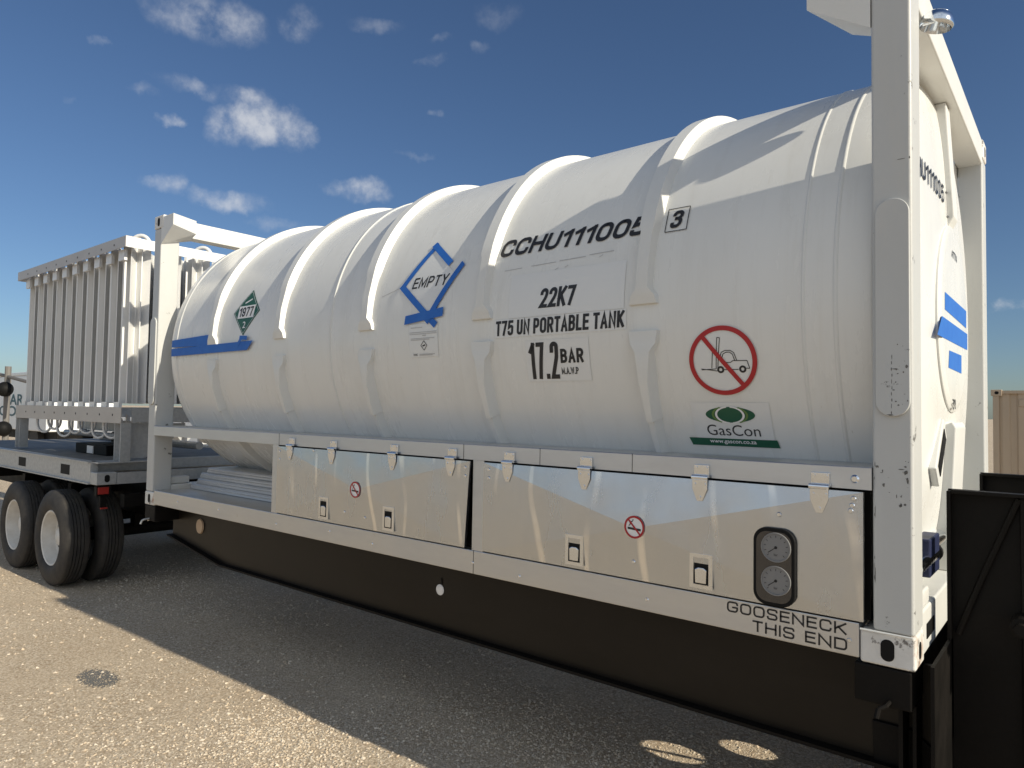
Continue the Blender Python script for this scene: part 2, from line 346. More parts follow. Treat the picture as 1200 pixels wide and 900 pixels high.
def block_text(bm, txt, x0, x1, z0, z1, shear=0.0, t=.15, sx=None, gap=.34, tx=None, mi=0):
    """signwriter's capitals drawn as constant-width strokes; t = stroke width over letter height"""
    H = z1 - z0; tw = t * H; txw = (tx or t) * H
    units = sum(GL[c][0] if c != ' ' else .55 for c in txt); W = x1 - x0 - shear * H
    n = sum(1 for c in txt if c != ' ')
    g = gap; tot_t = n * txw                          # letter = unit width*k + stroke
    k = (W - tot_t) / (units + g * (len(txt) - 1) * .8)
    x = x0
    for c in txt:
        if c == ' ': x += (.55 + g * .8) * k; continue
        w, paths = GL[c]; cw = w * k
        for p in paths:
            P = [Vector((q[0] * cw, q[1] * (H - tw) )) for q in p]; out = [P[0]]
            for i in range(1, len(p) - 1):
                if len(p[i]) == 3:
                    a, b, d = P[i - 1], P[i], P[i + 1]; la, ld = (a - b).length, (d - b).length
                    fa = .5 if (i - 1) > 0 and len(p[i - 1]) == 3 else 1; fd = .5 if (i + 1) < len(p) - 1 and len(p[i + 1]) == 3 else 1
                    r = min(la * fa, ld * fd, max(cw * .5, .01), H * .26) * .999
                    u, v = (a - b).normalized() * r, (d - b).normalized() * r
                    for s_ in range(7):
                        f = s_ / 6 * pi / 2; out.append(b + u * (1 - sin(f)) + v * (1 - cos(f)))
                else: out.append(P[i])
            out.append(P[-1])
            cl = [out[0]]
            for q in out[1:]:
                if (q - cl[-1]).length > 1e-5: cl.append(q)
            if c == '.': cl = [Vector((0, -tw * .0)), Vector((0, tw * .2))]
            # extend open ends by half a stroke
            L = []; n_ = len(cl)
            for i, q in enumerate(cl):
                if i == 0: d = (cl[1] - q).normalized(); d0 = d
                elif i == n_ - 1: d = (q - cl[i - 1]).normalized(); d0 = d
                else:
                    d0 = (q - cl[i - 1]).normalized(); d1 = (cl[i + 1] - q).normalized(); d = (d0 + d1)
                    d = d.normalized() if d.length > .2 else d0
                nn = Vector((-d.y, d.x)); m = 1 / max(.45, nn.dot(Vector((-d0.y, d0.x))))
                e = Vector((0, 0))
                if i == 0: e = -d * tw * .5
                if i == n_ - 1: e = d * tw * .5
                off = Vector((nn.x * txw, nn.y * tw)) * .5 * m
                L.append((q + e + off, q + e - off))
            T_ = lambda v: bm.verts.new((x + txw / 2 + v.x + shear * (v.y + tw / 2), z0 + tw / 2 + v.y, 0))
            R_ = [(T_(a), T_(b)) for a, b in L]
            for A, B in zip(R_, R_[1:]): bm.faces.new((A[0], A[1], B[1], B[0])).material_index = mi
        x += cw + txw + g * .8 * k
def wrap(name, bm, mp, off, ms, parent, step=.035, label=None, thick=None):
    zs = [v.co.y for v in bm.verts]; z = min(zs) + step
    xs = [v.co.x for v in bm.verts]
    while z < max(zs):
        bmesh.ops.bisect_plane(bm, geom=bm.verts[:] + bm.edges[:] + bm.faces[:], plane_co=(0, z, 0), plane_no=(0, 1, 0)); z += step
    if mp is headmap:
        x = min(xs) + step
        while x < max(xs):
            bmesh.ops.bisect_plane(bm, geom=bm.verts[:] + bm.edges[:] + bm.faces[:], plane_co=(x, 0, 0), plane_no=(1, 0, 0)); x += step
    for v in bm.verts: v.co = mp(v.co.x, v.co.y, off + v.co.z)
    return obj(name, bm, ms, parent, label=label)

# ================================================================== SETTING: ground
def ground():
    bm = NB()
    # fine grid near the camera, coarse rings beyond
    xs = [-1500, -400, -120, -50, -25] + [-12 + .5 * i for i in range(49)] + [25, 50, 120, 400, 1500]
    ys = [-1500, -400, -120, -40, -20] + [-10 + .5 * i for i in range(49)] + [25, 40, 60, 120, 400, 1500]
    V = [[bm.verts.new((x, y, G + (noise.noise(Vector((x * .35, y * .35, 0))) * .012 if abs(x) < 14 and abs(y) < 14 else 0))) for x in xs] for y in ys]
    for j in range(len(ys) - 1):
        for i in range(len(xs) - 1): bm.faces.new((V[j][i], V[j][i + 1], V[j + 1][i + 1], V[j + 1][i]))
    mt = bpy.data.materials.new('crushed limestone'); mt.use_nodes = True; nt = mt.node_tree; N = nt.nodes; L = nt.links
    b = N['Principled BSDF']; b.inputs['Roughness'].default_value = .95; b.inputs['Specular IOR Level'].default_value = .15
    tc = N.new('ShaderNodeTexCoord')
    def nz(s, d=6, r=.6):
        n = N.new('ShaderNodeTexNoise'); n.inputs['Scale'].default_value = s; n.inputs['Detail'].default_value = d; n.inputs['Roughness'].default_value = r
        L.new(tc.outputs['Object'], n.inputs['Vector']); return n.outputs['Fac']
    def vor(s, rnd=1):
        n = N.new('ShaderNodeTexVoronoi'); n.inputs['Scale'].default_value = s; L.new(tc.outputs['Object'], n.inputs['Vector']); return n
    def ramp(f, a, ca, c, cc):
        r = N.new('ShaderNodeValToRGB'); L.new(f, r.inputs[0]); e = r.color_ramp.elements
        e[0].position = a; e[0].color = (*ca, 1); e[1].position = c; e[1].color = (*cc, 1); return r.outputs[0]
    def mix(f, a, c, mode='MIX'):
        m = N.new('ShaderNodeMixRGB'); m.blend_type = mode
        if isinstance(f, float): m.inputs[0].default_value = f
        else: L.new(f, m.inputs[0])
        for s, v in ((1, a), (2, c)):
            if isinstance(v, tuple): m.inputs[s].default_value = (*v, 1)
            else: L.new(v, m.inputs[s])
        return m.outputs[0]
    c = ramp(nz(1.1), .35, (.56, .45, .325), .68, (.70, .59, .45))
    v = vor(62); sp = N.new('ShaderNodeSeparateColor'); L.new(v.outputs['Color'], sp.inputs[0])
    v2 = vor(140); sp2 = N.new('ShaderNodeSeparateColor'); L.new(v2.outputs['Color'], sp2.inputs[0])
    cell = ramp(sp.outputs[0], .15, (.36, .27, .18), .9, (.78, .67, .53))
    cell2 = ramp(sp2.outputs[1], .1, (.34, .26, .17), .9, (.78, .68, .54))
    cover = ramp(nz(3.2, 5, .65), .36, (.30, .30, .30), .62, (.85, .85, .85))
    c = mix(cover, c, mix(ramp(nz(30, 3, .6), .45, (0, 0, 0), .55, (1, 1, 1)), cell, cell2))
    stone = ramp(v.outputs['Distance'], .22, (1, 1, 1), .50, (0, 0, 0))
    pick = ramp(sp.outputs[1], .80, (0, 0, 0), .84, (1, 1, 1))
    c = mix(mix(1.0, stone, pick, 'MULTIPLY'), c, mix(sp.outputs[2], (.76, .69, .59), (.58, .49, .37)))
    c = mix(ramp(v.outputs['Distance'], .42, (0, 0, 0), .72, (.5, .5, .5)), c, (.30, .23, .16))  # shade in the crevices between stones, painted into the colour
    c = mix(ramp(nz(230, 4, .75), .55, (0, 0, 0), .72, (.55, .55, .55)), c, (.27, .21, .14))
    L.new(c, b.inputs['Base Color'])
    h = N.new('ShaderNodeMath'); h.operation = 'ADD'; L.new(mix(.5, v2.outputs['Distance'], nz(90, 6, .7)), h.inputs[0])
    h2 = N.new('ShaderNodeMath'); h2.operation = 'MULTIPLY'; L.new(mix(1.0, stone, pick, 'MULTIPLY'), h2.inputs[0]); h2.inputs[1].default_value = .6
    L.new(h2.outputs[0], h.inputs[1])
    bp = N.new('ShaderNodeBump'); bp.inputs['Strength'].default_value = .9; bp.inputs['Distance'].default_value = .010
    L.new(h.outputs[0], bp.inputs['Height']); L.new(bp.outputs[0], b.inputs['Normal'])
    o = obj('ground', bm, mt); o['kind'] = 'structure'
ground()

def gravel():
    rnd = random.Random(3)
    verts = []; faces = []; mats = []
    base = [(1, 0, 0), (-1, 0, 0), (0, 1, 0), (0, -1, 0), (0, 0, 1), (0, 0, -1)]
    tri = [(0, 2, 4), (2, 1, 4), (1, 3, 4), (3, 0, 4), (2, 0, 5), (1, 2, 5), (3, 1, 5), (0, 3, 5)]
    def stone(x, y, r):
        i = len(verts); a = rnd.random() * 6.28; ca, sa = cos(a), sin(a); ex = rnd.uniform(.7, 1.35)
        z0 = G + noise.noise(Vector((x * .35, y * .35, 0))) * .012
        for p in base:
            q = [p[k] * rnd.uniform(.7, 1.2) + rnd.uniform(-.25, .25) for k in range(3)]
            px, py, pz = q[0] * r * ex, q[1] * r, q[2] * r * .55
            verts.append((x + px * ca - py * sa, y + px * sa + py * ca, z0 + pz + r * .18))
        faces.extend([(i + a_, i + b_, i + c_) for a_, b_, c_ in tri]); m = rnd.choice((0, 0, 1, 1, 2)); mats.extend([m] * 8)
    n = 0
    while n < 15000:
        x = rnd.uniform(-6, 6.2); y = rnd.uniform(-2.6, 3.2)
        d = math.hypot(x - 6.5, y + 2.8)
        cl = noise.noise(Vector((x * .9, y * .9, 4)))
        if rnd.random() > .32 + cl * .9 or rnd.random() > 4.5 / (d + 1): continue
        stone(x, y, rnd.choice((.004, .005, .006, .006, .008, .011)) * rnd.uniform(.7, 1.3)); n += 1
    for (cx, cy, sx, sy, k, r) in ((2.93, -.44, .33, .24, 2300, .0085), (4.32, .55, .75, .4, 4200, .0085), (-.7, .75, .9, .4, 1600, .010), (2.3, -1.2, .4, .25, 700, .008)):
        for _ in range(k):
            x = cx + rnd.gauss(0, sx); y = cy + rnd.gauss(0, sy)
            stone(x, y, r * rnd.uniform(.5, 1.35))
    for _ in range(420): stone(rnd.uniform(-4, 5.5), rnd.uniform(-2.4, 1.2), rnd.uniform(.011, .019))
    me = bpy.data.meshes.new('gravel'); me.from_pydata(verts, [], faces)
    me.materials.append(mat('pale limestone chip', (.64, .56, .45), .9)); me.materials.append(mat('tan limestone chip', (.56, .46, .34), .9)); me.materials.append(mat('grey stone chip', (.40, .35, .28), .9))
    me.polygons.foreach_set('material_index', mats)
    o = bpy.data.objects.new('gravel', me); COL.objects.link(o); single(o, 'loose pale crushed stone scattered over the tan yard', 'gravel'); o['kind'] = 'stuff'
    # a dark patch of finer grit
    verts.clear(); faces.clear(); mats.clear()
    for _ in range(1500):
        a = rnd.random() * 6.28; q = rnd.random() ** .5
        stone(1.14 + .20 * q * cos(a) + rnd.gauss(0, .02), -.76 + .10 * q * sin(a) + rnd.gauss(0, .012), rnd.uniform(.003, .007))
    me = bpy.data.meshes.new('dark_gravel'); me.from_pydata(verts, [], faces)
    me.materials.append(mat('dark stone chip', (.10, .10, .10), .9)); me.polygons.foreach_set('material_index', [0] * len(faces))
    o = bpy.data.objects.new('dark_gravel', me); COL.objects.link(o); single(o, 'small patch of dark grey grit on the sunlit tan ground', 'gravel'); o['kind'] = 'stuff'
gravel()

# ================================================================== CHASSIS TRAILER
def chassis():
    t = thing('chassis_trailer', 'long black chassis trailer under the white tank container and the finned rack', 'trailer', (0, YC, G))
    for s in (0, 1):
        f = (lambda y: y) if s == 0 else (lambda y: WY - y)
        y0, y1 = sorted((f(.22), f(.245))); b = NB()
        prism(b, [(.09, -.03), (.09, -.28), (1.0, -.415), (6.095, -.42), (6.095, -.03)], XZ, y0, y1)
        obj('main_beam', b, M['skirt'] if s == 0 else M['black'], t)
        y0, y1 = sorted((f(.175), f(.29))); b = NB()
        prism(b, [(.07, -.281), (1.0, -.4165), (6.09, -.4215), (6.09, -.436), (.995, -.431), (.065, -.296)], XZ, y0, y1)
        obj('beam_flange', b, M['black'], t)
    b = NB()
    for y in (.75, 1.62): box(b, -7.2, .3, y, y + .1, -.36, .035)
    parts('rear_frame', b, M['black'], t)
    b = NB()
    for x in (-6.9, -5.5, -4.2, -2.6, -1.15, .12, 1.0, 2.0, 3.0, 3.7): box(b, x, x + .1, .25, 2.19, -.16, -.03)
    parts('crossmember', b, M['black'], t)
    # rear bolster and front bolster carrying the containers
    for x, xe in ((.004, .2), (5.86, 6.045)):
        b = NB(); box(b, x, xe, .004, WY - .004, -.14, -.004, .006); obj('bolster', b, M['black'], t)
    # front bulkhead added to keep sun off the ground, holes shaped for light spots
    b = NB(); holes = [(1.005, -.315, .098), (1.30, -.475, .085)]
    outer = [(.01, -1.03), (2.43, -1.03), (2.43, .03), (.01, .03)]
    vs = [b.verts.new((6.10, y, z)) for y, z in outer]; es = [b.edges.new((vs[i], vs[(i + 1) % 4])) for i in range(4)]
    for (y, z, r) in holes:
        hv = [b.verts.new((6.10, y + r * cos(2 * pi * k / 32), z + r * sin(2 * pi * k / 32))) for k in range(32)]
        es += [b.edges.new((hv[k], hv[(k + 1) % 32])) for k in range(32)]
    bmesh.ops.triangle_fill(b, edges=es, use_beauty=True)
    bad = [f for f in b.faces if any(math.hypot(f.calc_center_median().y - y, f.calc_center_median().z - z) < r * .9 for y, z, r in holes)]
    bmesh.ops.delete(b, geom=bad, context='FACES')
    ex = bmesh.ops.extrude_face_region(b, geom=b.faces[:]); bmesh.ops.translate(b, vec=(.012, 0, 0), verts=[v for v in ex['geom'] if isinstance(v, bmesh.types.BMVert)])
    obj('shade_bulkhead', b, M['black'], t)
    b = NB(); tube(b, [(6.115, 1.04, -.45), (6.115, .93, -.20)], .013); obj('cable', b, M['dark'], t)
    # two tall plate cheeks at the front, braced
    for y, w in ((.45, .02), (1.55, .02)):
        b = NB(); prism(b, [(6.098, .605), (6.098, -.35), (6.14, -.98), (7.6, -.98), (7.6, .60)], XZ, y, y + w); c = obj('cheek_plate', b, M['black'], t)
        b = NB(); box(b, 6.098, 6.112, y - .045, y - .001, -.35, .600, .002); box(b, 6.113, 7.6, y - .045, y - .001, .592, .606, .002); obj('edge_bar', b, M['black'], c)
        b = NB()
        tube(b, [(6.325, y - .012, .585), (6.21, y - .012, .28), (6.13, y - .012, .05)], .012, 8); tube(b, [(6.337, y - .012, .588), (6.345, y - .012, -.9)], .010, 8)
        parts('weld_rib', b, M['black'], c)
    b = NB(); tube(b, [(6.335, .30, .135), (6.335, .329, .135), (6.335, .33, .135), (6.335, .44, .135)], [.02, .02, .035, .035], 20)
    obj('air_coupling', b, M['black'], t)
    # lower front leg box with bevelled outline
    b = NB(); prism(b, [(5.875, -.275), (6.01, -.275), (6.085, -.33), (6.16, -.99), (5.90, -.99)], XZ, .205, .30, .004)
    obj('landing_leg', b, M['black'], t)
    b = NB(); box(b, 5.985, 5.999, .10, .29, -.42, -.15); box(b, 6.03, 6.042, .10, .29, -.42, -.15); parts('leg_rib', b, M['black'], t)
    # twist locks
    for x, y in ((5.97, .085), (.09, .085), (5.97, WY - .085), (.09, WY - .085)):
        b = NB(); tube(b, [(x, y, -.141), (x, y, -.16)], .028, 14); tk = obj('twist_lock', b, M['black'], t)
        b = NB(); tube(b, [(x + .01, y - .03, -.115), (x, y - .12, -.125), (x - .02, y - .13, -.135)], .008, 8); tube(b, [(x - .02, y - .13, -.135), (x - .025, y - .14, -.165)], .009, 8)
        obj('lock_handle', b, M['black'] if x > 3 else M['galv'], tk)
    # side reflectors on the beam
    b = NB(); lathe(b, [(0, 0), (0, .024), (.008, .032), (.014, .032)], lambda a, r, w: (3.523 + r * cos(w), .212 + a * .5, -.192 + r * sin(w)), 24); obj('reflector', b, M['label'], t, True)
    b = NB(); tube(b, [(3.535, .216, -.12), (3.54, .216, -.155)], .003, 6); obj('screw', b, M['dark'], t)
    b = NB(); lathe(b, [(0, 0), (.0, .06), (.012, .065)], lambda a, r, w: (.60 + r * cos(w) * .9, .205 + a, -.155 + r * sin(w)), 28); obj('reflector', b, M['amber'], t, True)
    # marker lamp bracket below the rack corner
    b = NB(); box(b, -1.20, -1.14, .02, .16, -.04, .058, .004); box(b, -1.19, -1.15, .06, .12, -.16, -.041, .004); ml = obj('lamp_bracket', b, M['black'], t)
    b = NB(); box(b, -1.139, -1.125, .03, .13, -.02, .05, .004); box(b, -1.145, -1.13, .06, .125, -.17, -.155); parts('lamp_lens', b, M['lampred'], ml)
    # axles and wheels
    for ax in (-1.98, -3.20):
        b = NB(); tube(b, [(ax, .0, -.54), (ax, WY, -.54)], .07, 16); obj('axle', b, M['black'], t)
        b = NB(); box(b, ax - .06, ax + .06, .72, .86, -.50, -.36); box(b, ax - .06, ax + .06, 1.62, 1.76, -.50, -.36); parts('axle_seat', b, M['black'], t)
        for y0, sgn in ((-.13, 1), (.20, 1), (WY + .13, -1), (WY - .20, -1)):
            wheel(t, ax, y0, sgn, -.54, outer=(y0 < 0 or y0 > WY))
def wheel(t, cx, y0, s, cz, outer):
    rr = .503; ri = .288; w = .27
    fn = lambda a, r, k: (cx + r * cos(k), y0 + s * a, cz + r * sin(k))
    prof = [(.035, ri), (.012, ri + .02), (.0, ri + .07), (.004, ri + .13), (.022, rr - .035), (.035, rr - .012), (.05, rr - .001)]
    for g in (.083, .113, .145, .177):
        prof += [(g - .004, rr), (g - .003, rr - .014), (g + .004, rr - .014), (g + .005, rr)]
    prof += [(w - .05, rr - .001), (w - .035, rr - .012), (w - .022, rr - .035), (w - .004, ri + .13), (w, ri + .07), (w - .012, ri + .02), (w - .035, ri)]
    b = NB(); lathe(b, prof, fn, 88); ty = obj('wheel', b, M['rubber'], t, True)
    b = NB()
    if outer:   # deep dished rim seen from outside, hub in the middle
        lathe(b, [(.030, .292), (.024, .287), (.03, .272), (.09, .262), (.15, .255), (.165, .23), (.168, .17), (.150, .135), (.150, .105), (.12, .10), (.095, .08), (.09, .0)], fn, 48)
    else: lathe(b, [(.030, .292), (.03, .272), (.15, .255), (.16, 0)], fn, 32)
    rm = obj('rim', b, M['rim'], ty, True)
    if outer:
        b = NB()
        for k in range(10):
            a = 2 * pi * k / 10; p = fn(.165, .1675, a); q = fn(.135, .1675, a); tube(b, [p, q], .014, 6)
        parts('wheel_nut', b, M['galv'], rm)
        b = NB()
        for k in range(2):
            a = 2 * pi * (k * .5 + .1); tube(b, [fn(.167, .205, a), fn(.163, .205, a)], .022, 12)
        parts('hand_hole', b, M['dark'], rm)
chassis()

# ================================================================== TANK CONTAINER
T = thing('tank_container', 'white cylindrical gas tank in an end-framed container with stainless cabinets along its side', 'tank container', (LX / 2, YC, 0))
def tank_body():
    fn = lambda a, r, k: (a, YC + r * cos(k), ZC + r * sin(k))
    prof = [(.06, 0)]
    for i in range(1, 22): r = RC * sin(pi / 2 * i / 22); prof.append((.33 - .27 * (1 - (r / RC) ** 2.5) ** (1 / 2.3), r))
    prof += [(.33, RC)]
    prof += [(.33 + (5.90 - .33) * i / 36, RC) for i in range(1, 37)]
    for i in range(21, 0, -1): r = RC * sin(pi / 2 * i / 22); prof.append((xhead(r), r))
    prof.append((6.0, 0))
    b = NB(); lathe(b, prof, fn, 160); sh = obj('tank_shell', b, M['tank'], T, 'all')
    for x, h, w in ((2.60, .007, .008), (5.665, .004, .010), (5.785, .005, .012), (.40, .006, .01)):
        b = NB(); lathe(b, [(x - w, RC - .003), (x - w * .4, RC + h), (x + w * .4, RC + h), (x + w, RC - .003)], fn, 160)
        obj('weld_bead', b, M['white'], sh, 'all')
    # stiffening rings in two arcs each, flared at the ends
    def arc(x, secs, name):
        b = NB(); rows = []
        for th, hw, ht, h in secs:
            a = R(th); row = []
            for dx, rr in ((-hw, RC - .004), (-ht, RC + h), (ht, RC + h), (hw, RC - .004)):
                row.append(b.verts.new((x + dx, YC - rr * cos(a), ZC + rr * sin(a))))
            rows.append(row)
        for A, B in zip(rows, rows[1:]):
            for k in range(4): b.faces.new((A[k], A[(k + 1) % 4], B[(k + 1) % 4], B[k]))
        b.faces.new(rows[0]); b.faces.new(rows[-1][::-1])
        obj(name, b, M['white'], T, True)
    for x in (1.04, 2.00, 2.985, 3.975, 4.965):
        half = [(.8, .075, .070, .016), (1.0, .075, .068, .018), (2.6, .073, .060, .024), (4.4, .044, .030, .034), (11, .044, .028, .038), (17.5, .046, .030, .040), (18.5, .052, .036, .046), (21, .055, .036, .048)]
        full = half + [(th, .055, .036, .048) for th in range(24, 157, 3)] + [(180 - q[0],) + q[1:] for q in half[::-1]]
        arc(x, full, 'stiffening_ring')
        low = [(-5.2, .075, .071, .020), (-6.0, .075, .070, .022), (-8.0, .073, .064, .026), (-9.8, .048, .036, .040), (-16, .047, .022, .056), (-25, .044, .014, .058), (-25.4, .044, .014, .058), (-25.5, .038, .016, .044)]
        full = low + [(-th, .036, .014, .046) for th in range(28, 153, 3)] + [(-180 - q[0],) + q[1:] for q in low[::-1]]
        arc(x, full, 'stiffening_foot')
    # end disc
    b = NB(); lathe(b, [(5.99, .455), (6.022, .455), (6.028, .447), (6.028, .425), (6.034, .418), (6.034, 0)], fn, 72); dc = obj('end_disc', b, M['tank'], T, True)
    for q in ([(.89, 1.455), (1.62, 1.455), (1.613, 1.362), (.885, 1.375)], [(.80, 1.335), (1.655, 1.335), (1.65, 1.248), (.67, 1.24)], [(1.01, 1.198), (1.42, 1.203), (1.414, 1.110), (.98, 1.116)]):
        b = NB(); poly(b, q); wrap('tape_strip', b, flat_x(6.0352), 0, M['tape'], dc, 1)
    b = NB(); text2(b, 'ATTN', 1.10, 1.28, 1.655, 1.69, .1, .01); wrap('lettering', b, flat_x(6.0358), 0, M['ink'], dc, 1)
    b = NB(); text2(b, '30', 1.10, 1.20, .925, .975, 0, .01); wrap('lettering', b, flat_x(6.0358), 0, M['ink'], dc, 1)
    b = NB(); block_text(b, 'CCHU111005', .33, 1.06, 1.90, 1.99, .15, .17); wrap('lettering', b, headmap, .001, M['ink'], T, .04)
    b = NB(); pline(b, [(1.12, 1.86), (1.26, 1.86), (1.26, 1.98), (1.12, 1.98)], .008, closed=True); text2(b, '3', 1.16, 1.22, 1.885, 1.955, .1, .02); wrap('lettering', b, headmap, .001, M['ink'], T, .04)
    # fittings on the lower head
    b = NB()
    c = Vector((.86, .73)); d = Vector((.16, .155)).normalized(); n = Vector((d.y, -d.x))
    def rct(l, w): return [c + d * l + n * w, c + d * l - n * w, c - d * l - n * w, c - d * l + n * w]
    prism(b, rct(.155, .060), YZ, 5.99, 6.022, .006); pl = obj('gauge_plate', b, M['white'], T)
    b = NB(); prism(b, rct(.115, .034), YZ, 6.0225, 6.026); obj('level_strip', b, M['dark'], pl)
    b = NB(); poly(b, [(.55 + .035 * cos(2 * pi * k / 24), .598 + .05 * sin(2 * pi * k / 24)) for k in range(24)]); wrap('access_port', b, headmap, .006, M['dark'], T, .05)
    b = NB(); text2(b, 'CCHU', .42, .62, .50, .54, .1); wrap('lettering', b, headmap, .004, M['labelgrey'], T, .04)
tank_body()

def frames():
    for e in (0, 1):                  # 1 = near end (X = 6.058), 0 = far end
        fx = (lambda x: x) if e else (lambda x: LX - x)
        for s in (0, 1):
            fy = (lambda y: y) if s == 0 else (lambda y: WY - y)
            def bx(b, x0, x1, y0, y1, z0, z1, bev=.006):
                X = sorted((fx(x0), fx(x1))); Y = sorted((fy(y0), fy(y1))); box(b, X[0], X[1], Y[0], Y[1], z0, z1, bev)
            b = NB(); bx(b, 5.922, 6.054, .004, .172, .119, 2.472, .012); po = obj('corner_post', b, M['post'], T, True)
            # rounded handling pad on the outer side of the post
            b = NB(); pts = [(fx(u), v) for u, v in stadium(5.936, 6.047, .886, 1.67, .0545, 10)]
            Y = sorted((fy(-.010), fy(.0035))); prism(b, pts, XZ, Y[0], Y[1], .003); obj('handling_pad', b, M['post'], po, True)
            if e and not s:
                rs = random.Random(11); b = NB()
                def blot(cx, cz, w, h, y, n=9):
                    f = b.faces.new([b.verts.new((cx + w * cos(2 * pi * k / n) * rs.uniform(.4, 1.1), y, cz + h * sin(2 * pi * k / n) * rs.uniform(.4, 1.1))) for k in range(n)])
                blot(5.938, .705, .007, .006, .0032); blot(6.015, .700, .014, .003, .0032); blot(6.03, .69, .006, .012, .0032); blot(6.035, .66, .004, .02, .0032)
                for _ in range(18): blot(rs.choice((rs.uniform(6.01, 6.045), rs.uniform(5.93, 6.045))), rs.gauss(.66, .06), rs.uniform(.001, .006), rs.uniform(.0008, .002) * rs.choice((1, 1, 5)), .0032, 7)
                for _ in range(14): blot(rs.uniform(5.995, 6.044), rs.uniform(.90, 1.16), rs.uniform(.001, .005), rs.uniform(.001, .004), -.0108, 7)
                for _ in range(9): blot(5.928 + rs.uniform(-.002, .004), rs.uniform(.30, .75), .0015, rs.uniform(.008, .03), .0032, 7)
                blot(6.0, 1.055, .018, .0025, -.0108); blot(6.036, 1.062, .006, .007, -.0108); blot(5.985, .892, .016, .003, -.0108); blot(6.02, 1.81, .022, .0016, .0032); blot(6.047, 1.812, .003, .006, .0032)
                for k in range(10): blot(5.990 + rs.uniform(-.002, .002), .90 + .022 * k, .0016, rs.uniform(.006, .012), -.0108, 7)
                obj('scuff_mark', b, M['ink2'], po)
            # castings with oval holes on the outer side
            for z0, z1 in ((0, .118), (2.473, HZ)):
                b = NB(); bx(b, 5.880, 6.058, 0, .162, z0, z1, .010); ca = obj('corner_casting', b, M['casting'], T, True)
                b = NB(); zc = (z0 + z1) / 2
                pts = [(fx(u), v) for u, v in stadium(5.948, 5.992, zc - .038, zc + .038, .0215, 8)]
                Y = sorted((fy(-.0015), fy(.004))); prism(b, pts, XZ, *Y)
                X = sorted((fx(6.0595), fx(6.053))); prism(b, [(fy(u), v) for u, v in stadium(.058, .100, zc - .030, zc + .030, .02, 8)], YZ, *X)
                parts('casting_hole', b, M['dark'], ca)
                if s == 0 and e == 1 and z0 == 0:
                    b = NB(); tube(b, [(fx(5.882), -.004, .1185), (fx(6.05), -.004, .1185)], .004, 6); obj('weld_bead', b, M['white'], ca)
            # top gusset
            b = NB(); top = [(5.695, .003), (5.80, .26), (5.921, .26), (5.921, .003)]; zb = [2.471, 2.45, 2.40, 2.326]
            A = [b.verts.new((fx(x), fy(y), 2.570)) for x, y in top]; B = [b.verts.new((fx(x), fy(y), z)) for (x, y), z in zip(top, zb)]
            b.faces.new(A); b.faces.new((B[0], B[1], B[3])); b.faces.new((B[1], B[2], B[3]))
            for k in range(4): b.faces.new((A[k], A[(k + 1) % 4], B[(k + 1) % 4], B[k]))
            obj('gusset', b, M['white'], T)
        X = lambda a, c: sorted((fx(a), fx(c)))
        b = NB(); x = X(5.922, 6.052); box(b, *x, .163, WY - .163, 2.432, 2.585, .008); obj('top_beam', b, M['white'], T, True)
        b = NB(); x = X(5.93, 6.05); box(b, *x, .163, WY - .163, .004, .17, .010)
        x = X(5.97, 6.045); box(b, *x, .163, .36, .171, .235, .01); obj('bottom_beam', b, M['white'], T, True)
        b = NB(); x = X(6.0505, 6.0535); box(b, *x, .26, .42, .055, .11); obj('lashing_slot', b, M['dark'], T)
        # central struts holding the head
        b = NB(); prism(b, [(fx(u), v) for u, v in ((5.955, 2.431), (6.01, 2.431), (6.042, 1.86), (6.01, 1.80), (5.90, 2.1))], XZ, 1.15, 1.27, .006)
        b2 = [(fx(u), v) for u, v in ((5.94, .171), (6.02, .171), (6.054, .84), (6.04, .865), (5.88, .80))]; prism(b, b2, XZ, 1.05, 1.39, .006)
        parts('end_strut', b, M['white'], T)
        if e:   # upper plate joins head to frame; lower plate added to block stray sun
            def arcz(y, sg): return ZC + sg * math.sqrt(1.14 ** 2 - (y - YC) ** 2)
            ys = [.17 + (WY - .34) * k / 24 for k in range(25)]
            b = NB(); prism(b, [(.17, .05)] + [(y, arcz(y, -1)) for y in ys] + [(WY - .17, .05)], YZ, 5.895, 5.905)
            obj('saddle_plate', b, M['white'], T)
            ys = [.62 + (WY - 1.24) * k / 16 for k in range(17)]
            b = NB(); prism(b, [(.70, 2.431)] + [(y, arcz(y, 1)) for y in ys] + [(WY - .70, 2.431)], YZ, 5.895, 5.905)
            obj('saddle_plate', b, M['white'], T)
    # round vent cap on the near top beam
    b = NB(); c = Vector((6.085, .30, 2.41)); prof = [(0, .001)] + [(-.0 + .045 * (1 - cos(R(k * 9))), .062 * sin(R(k * 9))) for k in range(1, 11)] + [(.050, .055), (.010, .04)]
    ax = Vector((-.25, 0, -1)).normalized(); u = ax.cross(Vector((0, 1, 0))).normalized(); v = ax.cross(u)
    lathe(b, prof, lambda a, r, k: c + Vector((.02, 0, .055)) + ax * a * 1.4 + (u * cos(k) + v * sin(k)) * r, 28)
    obj('vent_cap', b, M['chrome'], T, True)
    b = NB(); tube(b, [(6.045, .30, 2.44), (6.085, .30, 2.44)], .02, 14); obj('vent_pipe', b, M['chrome'], T, True)
    # pipe across the near end with a blue clamp
    b = NB(); tube(b, [(6.02, .175, .325), (6.02, .62, .325), (5.985, .66, .325), (5.985, 1.02, .33)], .034, 16); pp = obj('outlet_pipe', b, M['chrome'], T, True)
    b = NB(); box(b, 5.99, 6.05, .36, .58, .262, .41, .006); obj('pipe_clamp', b, M['bluebox'], pp)
    b = NB(); tube(b, [(6.02, .581, .325), (6.02, .612, .325)], .040, 16); obj('pipe_collar', b, M['dark'], pp, True)
frames()

